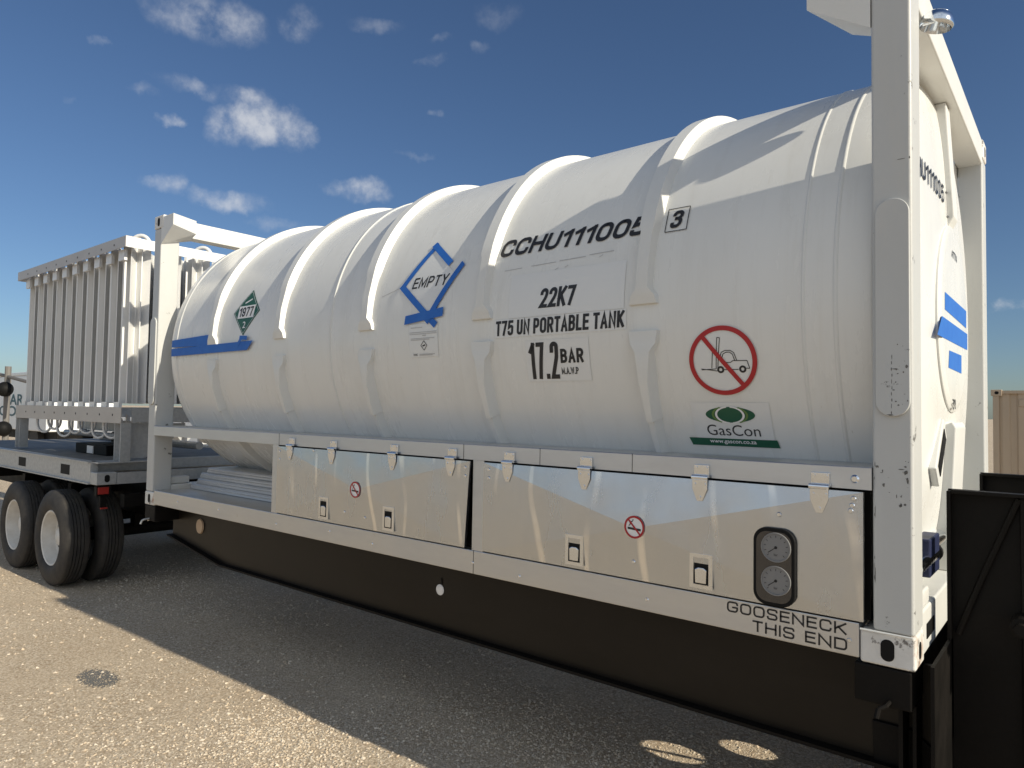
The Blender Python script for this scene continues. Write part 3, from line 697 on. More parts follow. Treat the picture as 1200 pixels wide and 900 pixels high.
def cabinets():
    # long rails
    b = NB(); prism(b, [(.0, .618), (.0, .697), (.004, .701), (.265, .701), (.265, .685), (.05, .685), (.05, .618)], lambda u, v, d: (d, u, v), .135, 5.921); obj('upper_rail', b, M['rail'], T)
    b = NB(); box(b, .180, 5.878, .0, .10, .012, .136, .004); box(b, .18, 5.878, .101, .34, .11, .130); parts('lower_rail', b, M['rail'], T)
    b = NB(); box(b, .180, 5.878, WY - .10, WY, .012, .136, .004); box(b, .135, 5.921, WY - .05, WY, .618, .70, .004); parts('lower_rail', b, M['rail'], T)
    b = NB(); box(b, 2.035, 2.108, .001, .05, .137, .617); obj('stile', b, M['rail'], T)
    b = NB(); box(b, 3.972, 4.050, .001, .05, .137, .617); obj('stile', b, M['rail'], T)
    b = NB(); box(b, 2.06, 5.905, .06, .26, .137, .684); obj('cabinet_box', b, M['dark'], T)
    b = NB()
    for x in (.235, .255): box(b, x, x + .003, -.0015, 0, .655, .662)
    b.free()
    holes = [(x, z) for x, z in ((.62, .075), (1.30, .08), (2.10, .06), (2.72, .085), (3.15, .06), (3.98, .07), (4.30, .05), (5.02, .065), (5.845, .068))]
    b = NB()
    for x, z in holes: lathe(b, [(0, 0), (0, .006), (.004, .009)], lambda a, r, w: (x + r * cos(w), -.004 + a, z + r * sin(w)), 10)
    lathe(b, [(0, 0), (0, .010), (.006, .016)], lambda a, r, w: (5.865 + r * cos(w), -.006 + a, .655 + r * sin(w)), 12)
    parts('rail_bolt', b, M['chrome'], T)
    b = NB()
    for x, z0, z1 in ((3.985, .012, .136), (2.112, .618, .70), (4.42, .618, .70), (3.90, .618, .70), (4.94, .618, .70)): box(b, x, x + .002, -.0012, .0, z0, z1)
    parts('joint_line', b, M['dark'], T)
    def door(x0, x1, peak, hinges, latches, skew=0, screws=()):
        z0, z1 = .146, .610
        b = NB(); y = -.016
        c4 = [b.verts.new((x0, y, z0)), b.verts.new((x1 - skew, y, z0)), b.verts.new((x1, y, z1)), b.verts.new((x0, y, z1))]
        p = b.verts.new((peak[0], y - peak[2], peak[1]))
        bk = [b.verts.new((v.co.x, .004, v.co.z)) for v in c4]
        for i in range(4):
            b.faces.new((c4[i], c4[(i + 1) % 4], p)); b.faces.new((bk[i], bk[(i + 1) % 4], c4[(i + 1) % 4], c4[i]))
        b.faces.new(bk)
        d = obj('cabinet_door', b, M['door'], T)
        def ydoor(x, z):   # front surface of the pyramid
            P = [Vector((x0, z0)), Vector((x1 - skew, z0)), Vector((x1, z1)), Vector((x0, z1))]; q = Vector((x, z)); c = Vector(peak[:2])
            for i in range(4):
                a, b_ = P[i] - c, P[(i + 1) % 4] - c; w = q - c; det = a.x * b_.y - a.y * b_.x
                s = (w.x * b_.y - w.y * b_.x) / det; t = (a.x * w.y - a.y * w.x) / det
                if s >= -1e-6 and t >= -1e-6: return y - peak[2] * (1 - s - t)
            return y
        for hx in hinges:
            b = NB(); yy = ydoor(hx, .55) - .001
            prism(b, [(hx - .033, .628), (hx + .033, .628), (hx + .033, .672), (hx - .033, .672)], XZ, -.012, -.0005, .002)
            prism(b, [(hx - .033, .612), (hx - .033, .572), (hx - .012, .522), (hx + .012, .522), (hx + .033, .572), (hx + .033, .612)], XZ, yy - .006, yy, .002)
            tube(b, [(hx - .036, -.022, .620), (hx + .036, -.022, .620)], .011, 10)
            for dx in (-.022, .022):
                for z, q in ((.660, -.016), (.592, yy - .010)): tube(b, [(hx + dx, q + .006, z), (hx + dx, q, z)], .006, 8)
            tube(b, [(hx, yy - .003, .538), (hx, yy - .010, .538)], .007, 8)
            obj('hinge', b, M['chrome'], d, True)
        for lx in latches:
            yy = ydoor(lx, .235) - .001
            b = NB(); w, z_0, z_1 = .050, .163, .305
            pts_o = [(lx - w, z_0), (lx + w, z_0), (lx + w, z_1), (lx - w, z_1)]
            for r in ((lx - w, lx - w + .017, z_0, z_1), (lx + w - .017, lx + w, z_0, z_1), (lx - w + .017, lx + w - .017, z_0, z_0 + .016), (lx - w + .017, lx + w - .017, z_1 - .016, z_1)):
                box(b, r[0], r[1], yy - .006, yy + .001, r[2], r[3])
            prism(b, [(lx - .024, z_0 + .022), (lx + .024, z_0 + .022), (lx + .026, z_0 + .078), (lx + .012, z_0 + .086), (lx - .012, z_0 + .086), (lx - .026, z_0 + .078)], XZ, yy - .010, yy - .002, .003)
            la = obj('latch', b, M['chrome'], d)
            b = NB(); box(b, lx - .032, lx + .032, yy - .0015, yy, z_0 + .017, z_1 - .017); obj('latch_recess', b, M['dark'], la)
        b = NB()
        for sx, sz in screws:
            yy = ydoor(sx, sz); lathe(b, [(0, 0), (0, .007), (.004, .010)], lambda a, r, w: (sx + r * cos(w), yy - .005 + a, sz + r * sin(w)), 10)
        parts('door_screw', b, M['chrome'], d)
        return d, ydoor
    d1, y1 = door(2.118, 3.962, (3.02, .385, .014), (2.281, 2.753, 3.343, 3.822), (2.687, 3.324), .03,
                  [(2.15, .575), (2.15, .52), (3.93, .575), (3.93, .53), (2.55, .60), (2.9, .23), (3.10, .215)])
    d2, y2 = door(4.060, 5.896, (4.97, .375, .019), (4.231, 4.70, 5.275, 5.747), (4.652, 5.284), 0,
                  [(4.10, .575), (4.10, .53), (5.865, .585), (5.855, .54), (4.965, .225), (5.60, .50), (5.86, .56)])
    for d, yf, x in ((d1, y1, 3.015), (d2, y2, 4.975)):
        z = .380; b = NB(); disc2(b, (x, z), .049, mi=0); o = wrap('sticker', b, flat_y(yf(x, z) - .0015), 0, [M['label']], d, .5)
        b = NB(); ring2(b, (x, z), .041, .050, 36); stroke(b, (x - .028, z + .03), (x + .028, z - .03), .008); wrap('sticker', b, flat_y(yf(x, z) - .0015), .002, M['red'], d, .5)
        b = NB(); stroke(b, (x - .033, z - .006), (x + .032, z - .010), .010); pline(b, [(x - .028, z + .004), (x - .020, z + .010), (x - .022, z + .02), (x - .008, z + .026), (x - .006, z + .034)], .004)
        wrap('sticker', b, flat_y(yf(x, z) - .0015), .001, M['ink'], d, .5)
    # gauge window
    b = NB(); yy = -.030; prism(b, stadium(5.505, 5.665, .150, .448, .052), XZ, yy - .010, yy + .008, .004); gw = obj('gauge_window', b, M['dark'], d2, True)
    b = NB(); prism(b, stadium(5.518, 5.652, .164, .434, .042), XZ, yy - .0115, yy - .0102); o = obj('window_glass', b, M['glassy'], gw)
    for z in (.375, .248):
        b = NB(); lathe(b, [(0, 0), (0, .050), (-.004, .052), (-.004, .056), (.0, .057), (.002, .057)], lambda a, r, w: (5.594 + r * cos(w), yy - .0125 + a, z + r * sin(w)), 36)
        g = obj('gauge', b, M['dial'], d2, True)
        b = NB()
        for k in range(11):
            a = R(225 - 27 * k); stroke(b, (5.594 + .038 * cos(a), z + .038 * sin(a)), (5.594 + .046 * cos(a), z + .046 * sin(a)), .0022)
        disc2(b, (5.594, z), .006, n=12); stroke(b, (5.594, z), (5.594 - .030, z - .022), .003); text2(b, 'bar', 5.587, 5.601, z - .032, z - .022)
        wrap('dial_marking', b, flat_y(yy - .0135), 0, M['ink'], g, .5)
    # gooseneck writing on the lower rail
    b = NB(); block_text(b, 'GOOSENECK', 5.384, 5.836, .084, .127, 0, .155, gap=.3); wrap('lettering', b, flat_y(-.0015), 0, M['ink'], T, .5)
    b = NB(); block_text(b, 'THIS END', 5.489, 5.838, .027, .070, 0, .155, gap=.3); wrap('lettering', b, flat_y(-.0015), 0, M['ink'], T, .5)
cabinets()

def decals():
    O1, O2, O3 = .0025, .0042, .006
    def lab(x0, x1, t0, t1, m='backing', off=O1, name='label_backing'):
        b = NB(); poly(b, [(x0, deg(t0)), (x1, deg(t0)), (x1, deg(t1)), (x0, deg(t1))]); wrap(name, b, cyl, off, M[m], T)
    def txt(s, x0, x1, t0, t1, shear=0, bold=.0, m='ink', gap=.34):
        b = NB()
        if bold < 0 or s != s.upper(): text2(b, s, x0, x1, deg(t0), deg(t1), shear, bold)
        else: block_text(b, s, x0, x1, deg(t0), deg(t1), shear, bold, gap=gap)
        wrap('lettering', b, cyl, O2, M[m], T)
    txt('CCHU111005', 4.037, 4.955, 17.8, 22.9, .22, .20, gap=.22)
    b = NB(); pline(b, [(5.040, deg(17.3)), (5.146, deg(17.3)), (5.146, deg(23.3)), (5.040, deg(23.3))], .004, closed=True); wrap('lettering', b, cyl, O2, M['ink'], T)
    txt('3', 5.058, 5.128, 18.1, 22.6, .16, .19)
    lab(4.16, 4.86, .35, 11.8); lab(4.062, 4.872, -4.5, .2); lab(4.27, 4.66, -16.2, -5.8)
    txt('22K7', 4.36, 4.588, 2.3, 7.3, .10, .18, gap=.22)
    txt('T75 UN PORTABLE TANK', 4.070, 4.865, -4.0, -.1, .06, .18, gap=.26)
    txt('17.2', 4.285, 4.478, -15.6, -6.3, .03, .118, gap=.30)
    txt('BAR', 4.487, 4.627, -11.7, -8.2, .03, .20)
    txt('M.A.W.P', 4.487, 4.590, -14.5, -12.8, .0, .16, gap=.2)
    # faint glue lines from an old label
    b = NB()
    for x0, x1, t in ((4.10, 4.22, 13.6), (4.28, 4.44, 13.9), (4.46, 4.62, 14.2), (4.64, 4.78, 14.6)): stroke(b, (x0, deg(t)), (x1, deg(t + .15)), .004)
    for x, t in ((4.70, 13.6), (4.50, 12.2), (4.44, 11.9)): stroke(b, (x, deg(t)), (x + .02, deg(t + .5)), .003)
    wrap('glue_residue', b, cyl, .0015, M['labelgrey'], T)
    # forklift prohibition sign
    cx, cs = 5.327, deg(-12.5)
    b = NB(); disc2(b, (cx, cs), .146, n=64); wrap('sign_disc', b, cyl, O1, M['backing'], T)
    b = NB(); w = .0032; q = .00150   # icon units: pixels of a 400 px wide sign
    P = lambda u, v: (cx + (u - 440) * .00075 , cs - (v - 315) * .00073)
    pline(b, [P(310, 360), P(400, 374), P(408, 374), P(432, 180), P(416, 178), P(402, 330), P(400, 362), P(312, 366)], w)
    pline(b, [P(385, 260), P(374, 358)], w)
    pline(b, [P(445, 368), P(530, 368)], w); pline(b, [P(575, 362), P(594, 364), P(582, 318), P(500, 316), P(488, 326), P(455, 326), P(440, 300), P(425, 290)], w)
    pline(b, [P(430, 290), P(436, 266), P(460, 255), P(490, 256), P(510, 270), P(524, 316)], w)
    pline(b, [P(440, 296), P(446, 276), P(464, 266), P(486, 266), P(502, 280), P(512, 316)], w)
    for u in (426, 554): ring2(b, P(u, 367), .007, .0155, 24)
    wrap('pictogram', b, cyl, O2, M['ink'], T)
    b = NB(); ring2(b, (cx, cs), .130, .150, 72)
    a = R(128); stroke(b, (cx + .135 * cos(a), cs + .135 * sin(a)), (cx + .135 * cos(a + pi) * 1.0, cs + .135 * sin(a + pi)), .019); wrap('sign_ring', b, cyl, O3, M['red'], T)
    # supplier sticker
    lab(5.155, 5.505, -32.0, -21.6)
    b = NB(); disc2(b, (5.330, deg(-24.4)), .110, .037, 48); wrap('emblem', b, cyl, O2, M['green'], T)
    b = NB(); ring2(b, (5.330, deg(-24.4)), .056, .066, 40, a0=100, a1=265, sy=.62); wrap('emblem', b, cyl, O3, M['label'], T)
    b = NB(); ring2(b, (5.330, deg(-24.4)), .056, .066, 40, a0=-80, a1=85, sy=.62); wrap('emblem', b, cyl, O3, M['label'], T)
    b = NB(); ring2(b, (5.333, deg(-24.4)), .068, .078, 40, a0=-60, a1=60, sy=.55); ring2(b, (5.327, deg(-24.4)), .068, .078, 40, a0=120, a1=240, sy=.55); wrap('emblem', b, cyl, O3, M['green2'], T)
    txt('GasCon', 5.213, 5.450, -29.4, -26.8, 0, -.004)
    b = NB(); poly(b, [(5.128, deg(-32.1)), (5.522, deg(-32.1)), (5.515, deg(-30.2)), (5.118, deg(-30.2))]); wrap('sticker_band', b, cyl, O2, M['green'], T)
    b = NB(); text2(b, 'www.gascon.co.za', 5.215, 5.425, deg(-31.6), deg(-30.6), 0, .012); wrap('lettering', b, cyl, O3, M['label'], T)
    # EMPTY placard outlined in blue tape
    b = NB(); poly(b, [(3.50, deg(25)), (3.29, deg(12.6)), (3.53, deg(1.5)), (3.72, deg(15))]); wrap('label_backing', b, cyl, O1, M['backing'], T)
    txt('EMPTY', 3.372, 3.680, 12.1, 15.5, .25, .155)
    top = (3.500, deg(25.6)); lf = (3.292, deg(13.0)); bt = (3.560, deg(2.6)); rt = (3.765, deg(17.4))
    def tape(a, c, w=.040, off=O2, e=.02, sk=.3):
        a = Vector(a); c = Vector(c); d = (c - a).normalized(); n = Vector((-d.y, d.x)) * w / 2; a = a - d * e; c = c + d * e
        b = NB(); poly(b, [a + n + d * sk * w * .4, a - n, c - n - d * sk * w * .2, c + n]); wrap('tape_strip', b, cyl, off, M['tape'], T)
    tape((3.494, deg(25.8)), lf, .036, O3); tape((3.482, deg(26.0)), (3.655, deg(19.2)), .042, .0075, .02); tape(lf, (3.600, deg(1.0)), .040, .0075); tape(rt, (3.545, deg(2.2)), .038, .009)
    tape((3.355, deg(2.6)), (3.665, deg(4.1)), .052, .0105, .01, .6)
    b = NB(); stroke(b, (3.10, deg(11.0)), (3.27, deg(13.2)), .004); wrap('scratch', b, cyl, .0012, M['labelgrey'], T)
    # document under it
    lab(3.385, 3.628, -8.4, 1.2); b = NB()
    for k, (t, a, c_) in enumerate(((.2, 3.40, 3.50), (-1.2, 3.39, 3.62), (-1.7, 3.39, 3.62), (-3.0, 3.40, 3.60), (-3.4, 3.40, 3.56), (-7.6, 3.47, 3.60), (-7.9, 3.47, 3.58))): stroke(b, (a, deg(t)), (c_, deg(t)), .0045)
    stroke(b, (3.50, deg(-2.2)), (3.53, deg(-2.2)), .006); wrap('print_line', b, cyl, O2, M['labelgrey'], T)
    b = NB(); c_ = (3.512, deg(-5.1)); pline(b, [(c_[0] + .026, c_[1]), (c_[0], c_[1] + .028), (c_[0] - .026, c_[1]), (c_[0], c_[1] - .028)], .004, closed=True); stroke(b, (c_[0] - .012, c_[1] - .003), (c_[0] + .012, c_[1] + .003), .008)
    text2(b, 'DOC', 3.42, 3.455, deg(-8.0), deg(-7.4), 0, .02); wrap('print_line', b, cyl, O2, M['ink'], T)
    # green 1977 placard
    c_ = Vector((1.487, deg(12.6))); b = NB(); poly(b, [(c_.x, c_.y - .188), (c_.x + .188, c_.y), (c_.x, c_.y + .188), (c_.x - .188, c_.y)]); wrap('placard', b, cyl, O1, M['green'], T)
    b = NB(); w = .172; pline(b, [(c_.x, c_.y - w), (c_.x + w, c_.y), (c_.x, c_.y + w), (c_.x - w, c_.y)], .003, closed=True)
    poly(b, [(c_.x - .115, c_.y - .050), (c_.x + .115, c_.y - .050), (c_.x + .115, c_.y + .052), (c_.x - .115, c_.y + .052)]); stroke(b, (c_.x - .05, c_.y + .075), (c_.x + .04, c_.y + .105), .012)
    text2(b, '2', c_.x - .020, c_.x + .022, c_.y - .130, c_.y - .078, 0, .01); wrap('placard_print', b, cyl, O2, M['label'], T)
    b = NB(); block_text(b, '1977', c_.x - .098, c_.x + .098, c_.y - .038, c_.y + .040, 0, .17); wrap('lettering', b, cyl, O3, M['ink'], T)
    # blue tape near the far end
    for q in ([(.34, deg(1.2)), (1.05, deg(.6)), (1.06, deg(4.6)), (1.02, deg(5.0)), (.34, deg(4.2))], [(.34, deg(-2.6)), (1.58, deg(-2.4)), (1.66, deg(1.0)), (.34, deg(.6))]):
        b = NB(); poly(b, q); wrap('tape_strip', b, cyl, .0165 if q[1][0] < 1.2 else .018, M['tape'], T)
    b = NB(); stroke(b, (1.43, deg(-1)), (1.50, deg(2.4)), .03); stroke(b, (1.47, deg(2.5)), (1.58, deg(2.1)), .03); wrap('tape_strip', b, cyl, .020, M['tape'], T)
decals()

# planks lying on the open bay of the frame
for k, (y0, z0, lb) in enumerate(((.30, .134, 'lowest grey metal plank in the open side bay, nearest the frame rail'), (.345, .180, 'second grey metal plank up in the open side bay'),
                                  (.39, .226, 'third grey metal plank up in the open side bay'), (.44, .272, 'topmost grey metal plank of the stack in the side bay'))):
    b = NB(); x0 = .22 + .03 * (k % 2); w = .36 if k < 3 else .30
    prism(b, [(y0, z0), (y0 + w, z0), (y0 + w, z0 + .044), (y0 + .018, z0 + .044), (y0 + .010, z0 + .034), (y0 + .010, z0 + .024), (y0, z0 + .018)], lambda u, v, d: (d, u, v), x0, 2.03)
    single(obj('metal_plank', b, M['plank']), lb, 'plank', 'metal planks stacked in the side bay')

# ================================================================== FINNED VAPORISER RACK
V = thing('vaporizer_rack', 'tall silver rack of finned aluminium tubes on a galvanised base behind the white tank frame', 'vaporizer', (-4.1, YC, .06))
def vaporizer():
    x0, x1 = -7.15, -1.10
    # base frame
    for s, (ya, yb) in enumerate(((.0, .07), (WY - .07, WY))):
        q = [(-.022, .074), (.07, .074), (.07, .300), (-.022, .300), (-.022, .288), (.0, .288), (.0, .088), (-.022, .088)]
        if s: q = [(WY - u, v) for u, v in q]
        b = NB(); prism(b, q, lambda u, v, d: (d, u, v), x0 + .162, x1 - .162)
        obj('base_rail', b, M['galv'], V)
    for x in (-1.95, -3.35, -4.75):
        for y in (-.0012, WY + .0002):
            b = NB(); box(b, x - .13, x + .13, y, y + .001, .13, .235); obj('fork_pocket', b, M['dark'], V)
    for xx in (x0 + .08, x1 - .08):
        for y in (.0, WY - .19):
            b = NB(); box(b, xx - .08, xx + .08, y, y + .19, .075, .20, .006); ca = obj('corner_casting', b, M['galv'], V)
            if xx > -2: b = NB(); prism(b, stadium(y + .075, y + .125, .10, .175, .024), YZ, xx + .0803, xx + .0815); parts('casting_hole', b, M['dark'], ca)
    b = NB(); box(b, x1 - .07, x1, .191, WY - .191, .075, .19); box(b, x1 - .30, x1 - .23, .05, WY - .07, .19, .30); box(b, x1 - .22, x1 - .02, .02, .60, .287, .300)
    box(b, x0, x0 + .07, .191, WY - .191, .075, .19); parts('end_rail', b, M['galv'], V)
    b = NB(); box(b, x0 + .1, x1 - .30, .071, WY - .071, .262, .278); obj('deck', b, M['deck'], V)
    for x in (x0 + .9, -5.2, -4.2, -3.2, -2.2):
        b = NB(); box(b, x, x + .06, .071, WY - .071, .10, .26); obj('base_crossbar', b, M['galv'], V)
    # module stand
    X0, X1, Y0, Y1 = -4.45, -1.12, .22, 2.20
    for x in (X0, X1 - .16):
        for y in (Y0, Y1 - .10):
            b = NB(); prism(b, [(x, y), (x + .012, y), (x + .012, y + .044), (x + .148, y + .044), (x + .148, y), (x + .16, y), (x + .16, y + .10), (x + .148, y + .10), (x + .148, y + .056), (x + .012, y + .056), (x + .012, y + .10), (x, y + .10)], XY, .301, .689); obj('stand_leg', b, M['galv'], V)
    for y in (Y0 - .006, Y1 - .094):
        b = NB(); prism(b, [(y, .69), (y + .10, .69), (y + .10, .698), (y + .008, .698), (y + .008, .848), (y + .10, .848), (y + .10, .856), (y, .856)], lambda u, v, d: (d, u, v), X0, X1); lb = obj('lower_channel', b, M['aluplate'], V)
        b = NB()
        for k in range(9): prism(b, [(X0 + .40 + .34 * k + .013 * cos(a * pi / 5), .775 + .013 * sin(a * pi / 5)) for a in range(10)], XZ, y - .001, y + .0065)
        parts('bolt_hole', b, M['dark'], lb)
        b = NB(); prism(b, [(y - .03, 2.51), (y - .022, 2.51), (y - .022, 2.616), (y + .12, 2.616), (y + .12, 2.624), (y - .03, 2.624)], lambda u, v, d: (d, u, v), X0 - .04, X1 + .04); ub = obj('upper_channel', b, M['aluplate'], V)
        b = NB()
        for k in range(9): prism(b, [(X0 + .36 + .34 * k + .012 * cos(a * pi / 5), 2.56 + .012 * sin(a * pi / 5)) for a in range(10)], XZ, y - .031, y - .0215)
        parts('bolt_hole', b, M['dark'], ub)
    for x in (X0, X1 - .006):
        b = NB(); box(b, x, x + .006, Y0 + .10, Y1 - .10, .70, .845); parts('lower_channel', b, M['galv'], V)
        b = NB(); xx = x + (.04 if x > -2 else -.04); box(b, xx, xx + .008, Y0 - .03, Y1 + .03, 2.51, 2.6155); obj('upper_channel', b, M['alu'], V)
    b = NB(); prism(b, [(Y0 + .11, .69), (Y0 + .11, .32), (Y0 + .28, .32), (Y0 + .70, .62), (Y0 + .70, .69)], YZ, X1 - .09, X1 - .08); obj('gusset_plate', b, M['galv'], V)
    # finned tubes
    def star(bm, cx, cy, z0, z1):
        w = .0045; q = []
        for k in range(8):
            a = pi / 4 * k; c, sn = cos(a), sin(a); L = .125 if k % 2 == 0 else .140
            q += [(c * .024 + sn * w, sn * .024 - c * w), (c * L + sn * w, sn * L - c * w), (c * L - sn * w, sn * L + c * w), (c * .024 - sn * w, sn * .024 + c * w)]
        prism(bm, [(cx + u, cy + v) for u, v in q], XY, z0, z1)
    b = NB(); star(b, 0, 0, .90, 2.575); proto = obj('finned_tube', b, M['alu'], V)
    b = NB(); box(b, -.072, .072, -.158, -.128, 2.40, 2.51); pb = obj('tube_bracket', b, M['alu'], V)
    b = NB(); box(b, -.07, .07, -.155, -.128, .857, .91); pf = obj('tube_foot', b, M['alu'], V)
    off = proto.location.copy(); first = True
    for i in range(10):
        for j in range(6):
            if not first and 0 < i < 9 and j > 2: continue
            px, py = X1 - .19 - .328 * i, Y0 + .175 + .325 * j
            objs = [proto, pb, pf] if j == 0 else [proto]
            for o in objs:
                c = o if first else o.copy()
                if not first: COL.objects.link(c); c.parent = V
                c.location = off + Vector((px, py, 0))
            first = False
    # hoops above and below
    def hoop(c, rad, down, ax, r=.016, legs=.05):
        b = NB(); pts = []
        s = -1 if down else 1
        for k in range(13):
            a = pi * k / 12; d = Vector(ax) * (rad * cos(a)); pts.append(Vector(c) + d + Vector((0, 0, s * (rad * sin(a)))))
        pts = [pts[0] - Vector((0, 0, s * legs))] + pts + [pts[-1] - Vector((0, 0, s * legs))]
        tube(b, pts, r, 8); return b
    for i, x in enumerate((-1.30, -2.05, -2.8, -3.5, -4.2)):
        for y in (.42, 1.1, 1.75): obj('top_bend', hoop((x, y, 2.60), .10, False, (.8, .6, 0), .022), M['alu'], V, True)
    for i in range(8):
        for y in (.42, .95): obj('lower_bend', hoop((-1.5 - .36 * i, y, .66 - .03 * (i % 3)), .10 + .02 * (i % 2), True, (.9, .4, 0), .016, .1), M['alu'], V, True)
    b = NB(); tube(b, [(X0 + .2, .75, .50), (X1 - .3, .75, .50)], .035, 10); tube(b, [(X0 + .2, 1.2, .42), (X1 - .3, 1.2, .42)], .045, 10); box(b, -4.3, -2.2, .9, 1.0, .54, .68); parts('manifold', b, M['galv'], V)
vaporizer()
b = NB(); box(b, -3.3, -2.35, .55, 1.0, .279, .40, .01); eq = thing('equipment_case', 'low black case with a white label under the silver finned rack', 'case', (-2.8, .77, .279))
obj('case_body', b, M['dark'], eq); b = NB(); box(b, -2.90, -2.72, .5385, .5495, .29, .38); obj('case_label', b, M['label'], eq)
b = NB(); box(b, -3.55, -3.15, 1.05, 1.5, .279, .52, .02); tube(b, [(-3.35, 1.3, .5), (-3.35, 1.3, .60)], .10, 14); single(obj('pump_unit', b, M['dark']), 'squat black pump standing behind the low case under the rack', 'pump')

# ================================================================== BACKGROUND
def white_truck():
    t = thing('box_truck', 'white box truck body with dark lettering at the far left edge', 'truck', (-27.3, 7.2, G))
    b = NB(); box(b, -33, -22.2, 6.0, 8.4, -.15, 1.93, .04); obj('truck_body', b, M['truckwhite'], t)
    b = NB(); box(b, -33, -22.2, 5.97, 8.43, 1.932, 2.06, .02); obj('roof_rail', b, M['truckwhite'], t)
    b = NB(); text2(b, 'AR', -26.4, -24.75, .80, 1.22, 0, .015); wrap('lettering', b, flat_y(5.99), 0, M['tealink'], t, 2)
    b = NB(); text2(b, 'COMP', -27.7, -23.6, .36, .76, 0, .015); wrap('lettering', b, flat_y(5.99), 0, M['tealink'], t, 2)
    b = NB(); box(b, -33, -22, 6.3, 8.2, -.5, -.16); obj('truck_chassis', b, M['black'], t)
    for x in (-31, -23.8):
        b = NB(); tube(b, [(x, 6.1, G + .5), (x, 6.4, G + .5)], .5, 24); obj('wheel', b, M['rubber'], t)
    return t
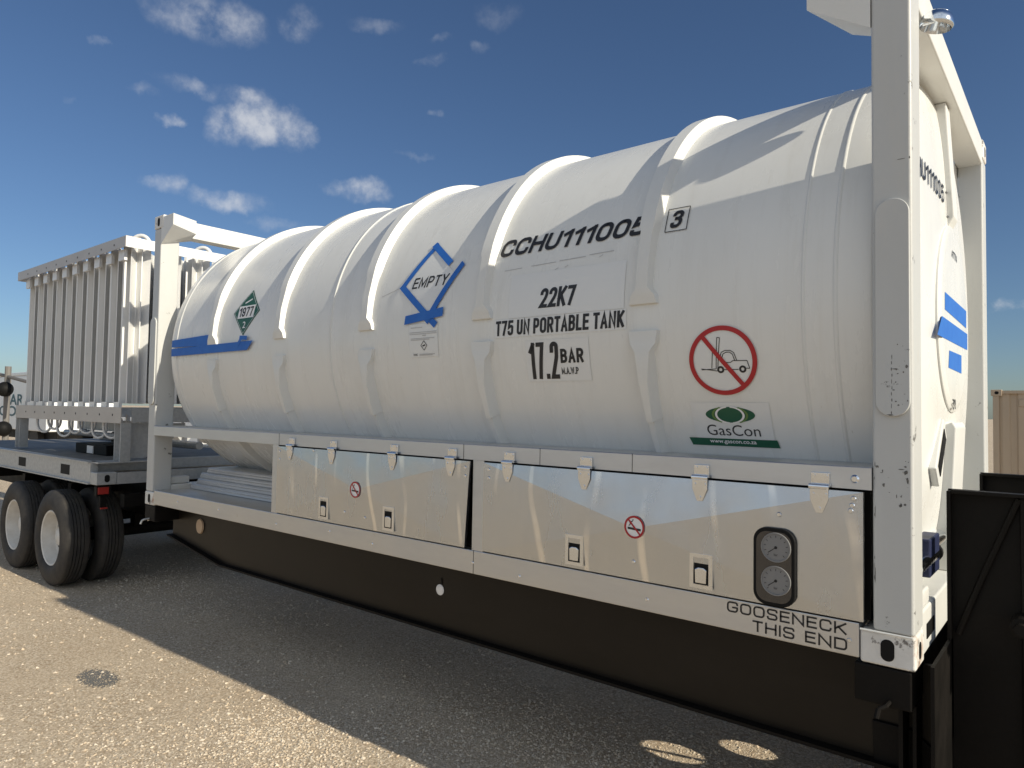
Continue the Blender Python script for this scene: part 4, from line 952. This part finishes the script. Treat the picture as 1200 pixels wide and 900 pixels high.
def bg():
    white_truck()
    t = thing('utility_post', 'grey post with two dark round floats beside the white box truck', 'post', (-22.6, 4.9, G))
    b = NB(); tube(b, [(-22.6, 4.9, G), (-22.6, 4.9, 2.15)], .10, 10); tube(b, [(-23.6, 4.9, 1.9), (-20.2, 4.9, 1.55)], .06, 8); obj('pole', b, M['wood'], t)
    for z in (1.35, -.02):
        b = NB(); bmesh.ops.create_uvsphere(b, u_segments=16, v_segments=10, radius=.26, matrix=Matrix.Translation((-22.5, 4.8, z))); obj('float_ball', b, M['dark'], t, 'all')
    # white trailer behind the rack
    t = thing('parked_trailer', 'low white trailer glimpsed between the legs of the silver rack', 'trailer', (-17, 8.2, G))
    b = NB(); box(b, -21.5, -13.5, 7.2, 9.4, -.25, .75, .04); obj('trailer_body', b, M['truckwhite'], t)
    b = NB(); box(b, -21.5, -13.5, 7.15, 7.19, .15, .22); box(b, -21.5, -13.5, 7.3, 9.3, -.45, -.26); obj('trailer_frame', b, M['galv'], t)
    for x in (-20, -18.9, -14.5):
        b = NB(); tube(b, [(x, 7.2, G + .42), (x, 7.5, G + .42)], .42, 20); obj('wheel', b, M['rubber'], t)
    # pressure pipes and valve seen through the tank frame's side bay
    t = thing('pipe_manifold', 'galvanised pipe run with valve bodies seen through the side bay', 'pipework', (-6, 4.2, G))
    b = NB(); tube(b, [(-9.5, 4.2, .28), (-4.5, 4.2, .28)], .06, 12); tube(b, [(-9.5, 4.2, -.1), (-4.5, 4.2, -.1)], .05, 12)
    for x in (-9, -7.4, -5.8): tube(b, [(x, 4.2, G), (x, 4.2, .3)], .05, 10)
    obj('pipe', b, M['galv'], t, True)
    for x in (-8.2, -7.0, -6.2):
        b = NB(); tube(b, [(x - .16, 4.2, .28), (x + .16, 4.2, .28)], .15, 14); tube(b, [(x, 4.2, .3), (x, 4.2, .62)], .05, 10); obj('valve', b, M['galv'], t, True)
    # tan shipping container at the right
    t = thing('shipping_container', 'tan corrugated shipping container standing beyond the far post on the right', 'shipping container', (8.15, 15.2, G))
    x0, x1, y0, y1, z0, z1 = 5.10, 11.2, 14.0, 16.44, G, 1.45
    pts = []; x = x0 + .16; k = 0
    while x < x1 - .16:
        pts += [(x, y0 + .035), (x + .10, y0 + .035), (x + .13, y0 + .07), (x + .22, y0 + .07)]; x += .25
    b = NB(); pts = pts + [(x1 - .1, y0 + .05), (x1 - .1, y0 + .12), (x0 + .1, y0 + .12), (x0 + .1, y0 + .05)]; prism(b, pts, XY, z0 + .17, z1 - .06); obj('corrugated_wall', b, M['tan'], t)
    b = NB(); box(b, x0 + .02, x0 + .06, y0 + .1, y1 - .1, z0 + .16, z1 - .06); obj('end_wall', b, M['tan'], t)
    b = NB(); box(b, x0, x1, y0, y0 + .10, z1 - .075, z1 - .015); obj('top_rail', b, M['tan'], t)
    b = NB(); box(b, x0, x1, y0, y0 + .12, z0 + .01, z0 + .17); obj('bottom_rail', b, M['tan'], t)
    b = NB(); box(b, x0 + .1, x1 - .1, y0 + .13, y1, z1 - .05, z1 - .03); obj('roof', b, M['tan'], t)
    for x in (x0, x1 - .10):
        for y in (y0 - .001, y1 - .1): b = NB(); box(b, x, x + .10, y, y + .1, z0, z1, .006); obj('corner_post', b, M['tan'], t)
        b = NB(); box(b, x - .03, x + .15, y0 - .02, y0 + .14, z1 - .12, z1 + .003, .006); ca = obj('corner_casting', b, M['tan'], t)
        b = NB(); prism(b, stadium(x + .03, x + .10, z1 - .09, z1 - .03, .028), XZ, y0 - .022, y0 - .0205); parts('casting_hole', b, M['dark'], ca)
    b = NB(); box(b, x0 + .42, x0 + .56, y0 + .012, y0 + .03, z1 - .33, z1 - .19, .01); obj('vent', b, M['tan'], t)
    # equipment beside it, only a sliver in view
    t = thing('valve_stand', 'slim galvanised stand with a dark head beside the tan container', 'stand', (4.92, 13.6, G))
    b = NB(); tube(b, [(4.93, 13.6, G), (4.93, 13.6, .55)], .035, 10); tube(b, [(4.93, 13.6, .55), (4.93, 13.6, .70)], .06, 12); obj('stand_pipe', b, M['galv'], t)
    b = NB(); box(b, 4.86, 4.98, 13.54, 13.66, .80, 1.06, .02); obj('dark_head', b, M['dark'], t)
    b = NB(); tube(b, [(4.93, 13.6, .7), (4.93, 13.6, .80)], .05, 12); box(b, 4.85, 5.0, 13.55, 13.65, .32, .42, .01); obj('valve_body', b, M['label'], t)
bg()
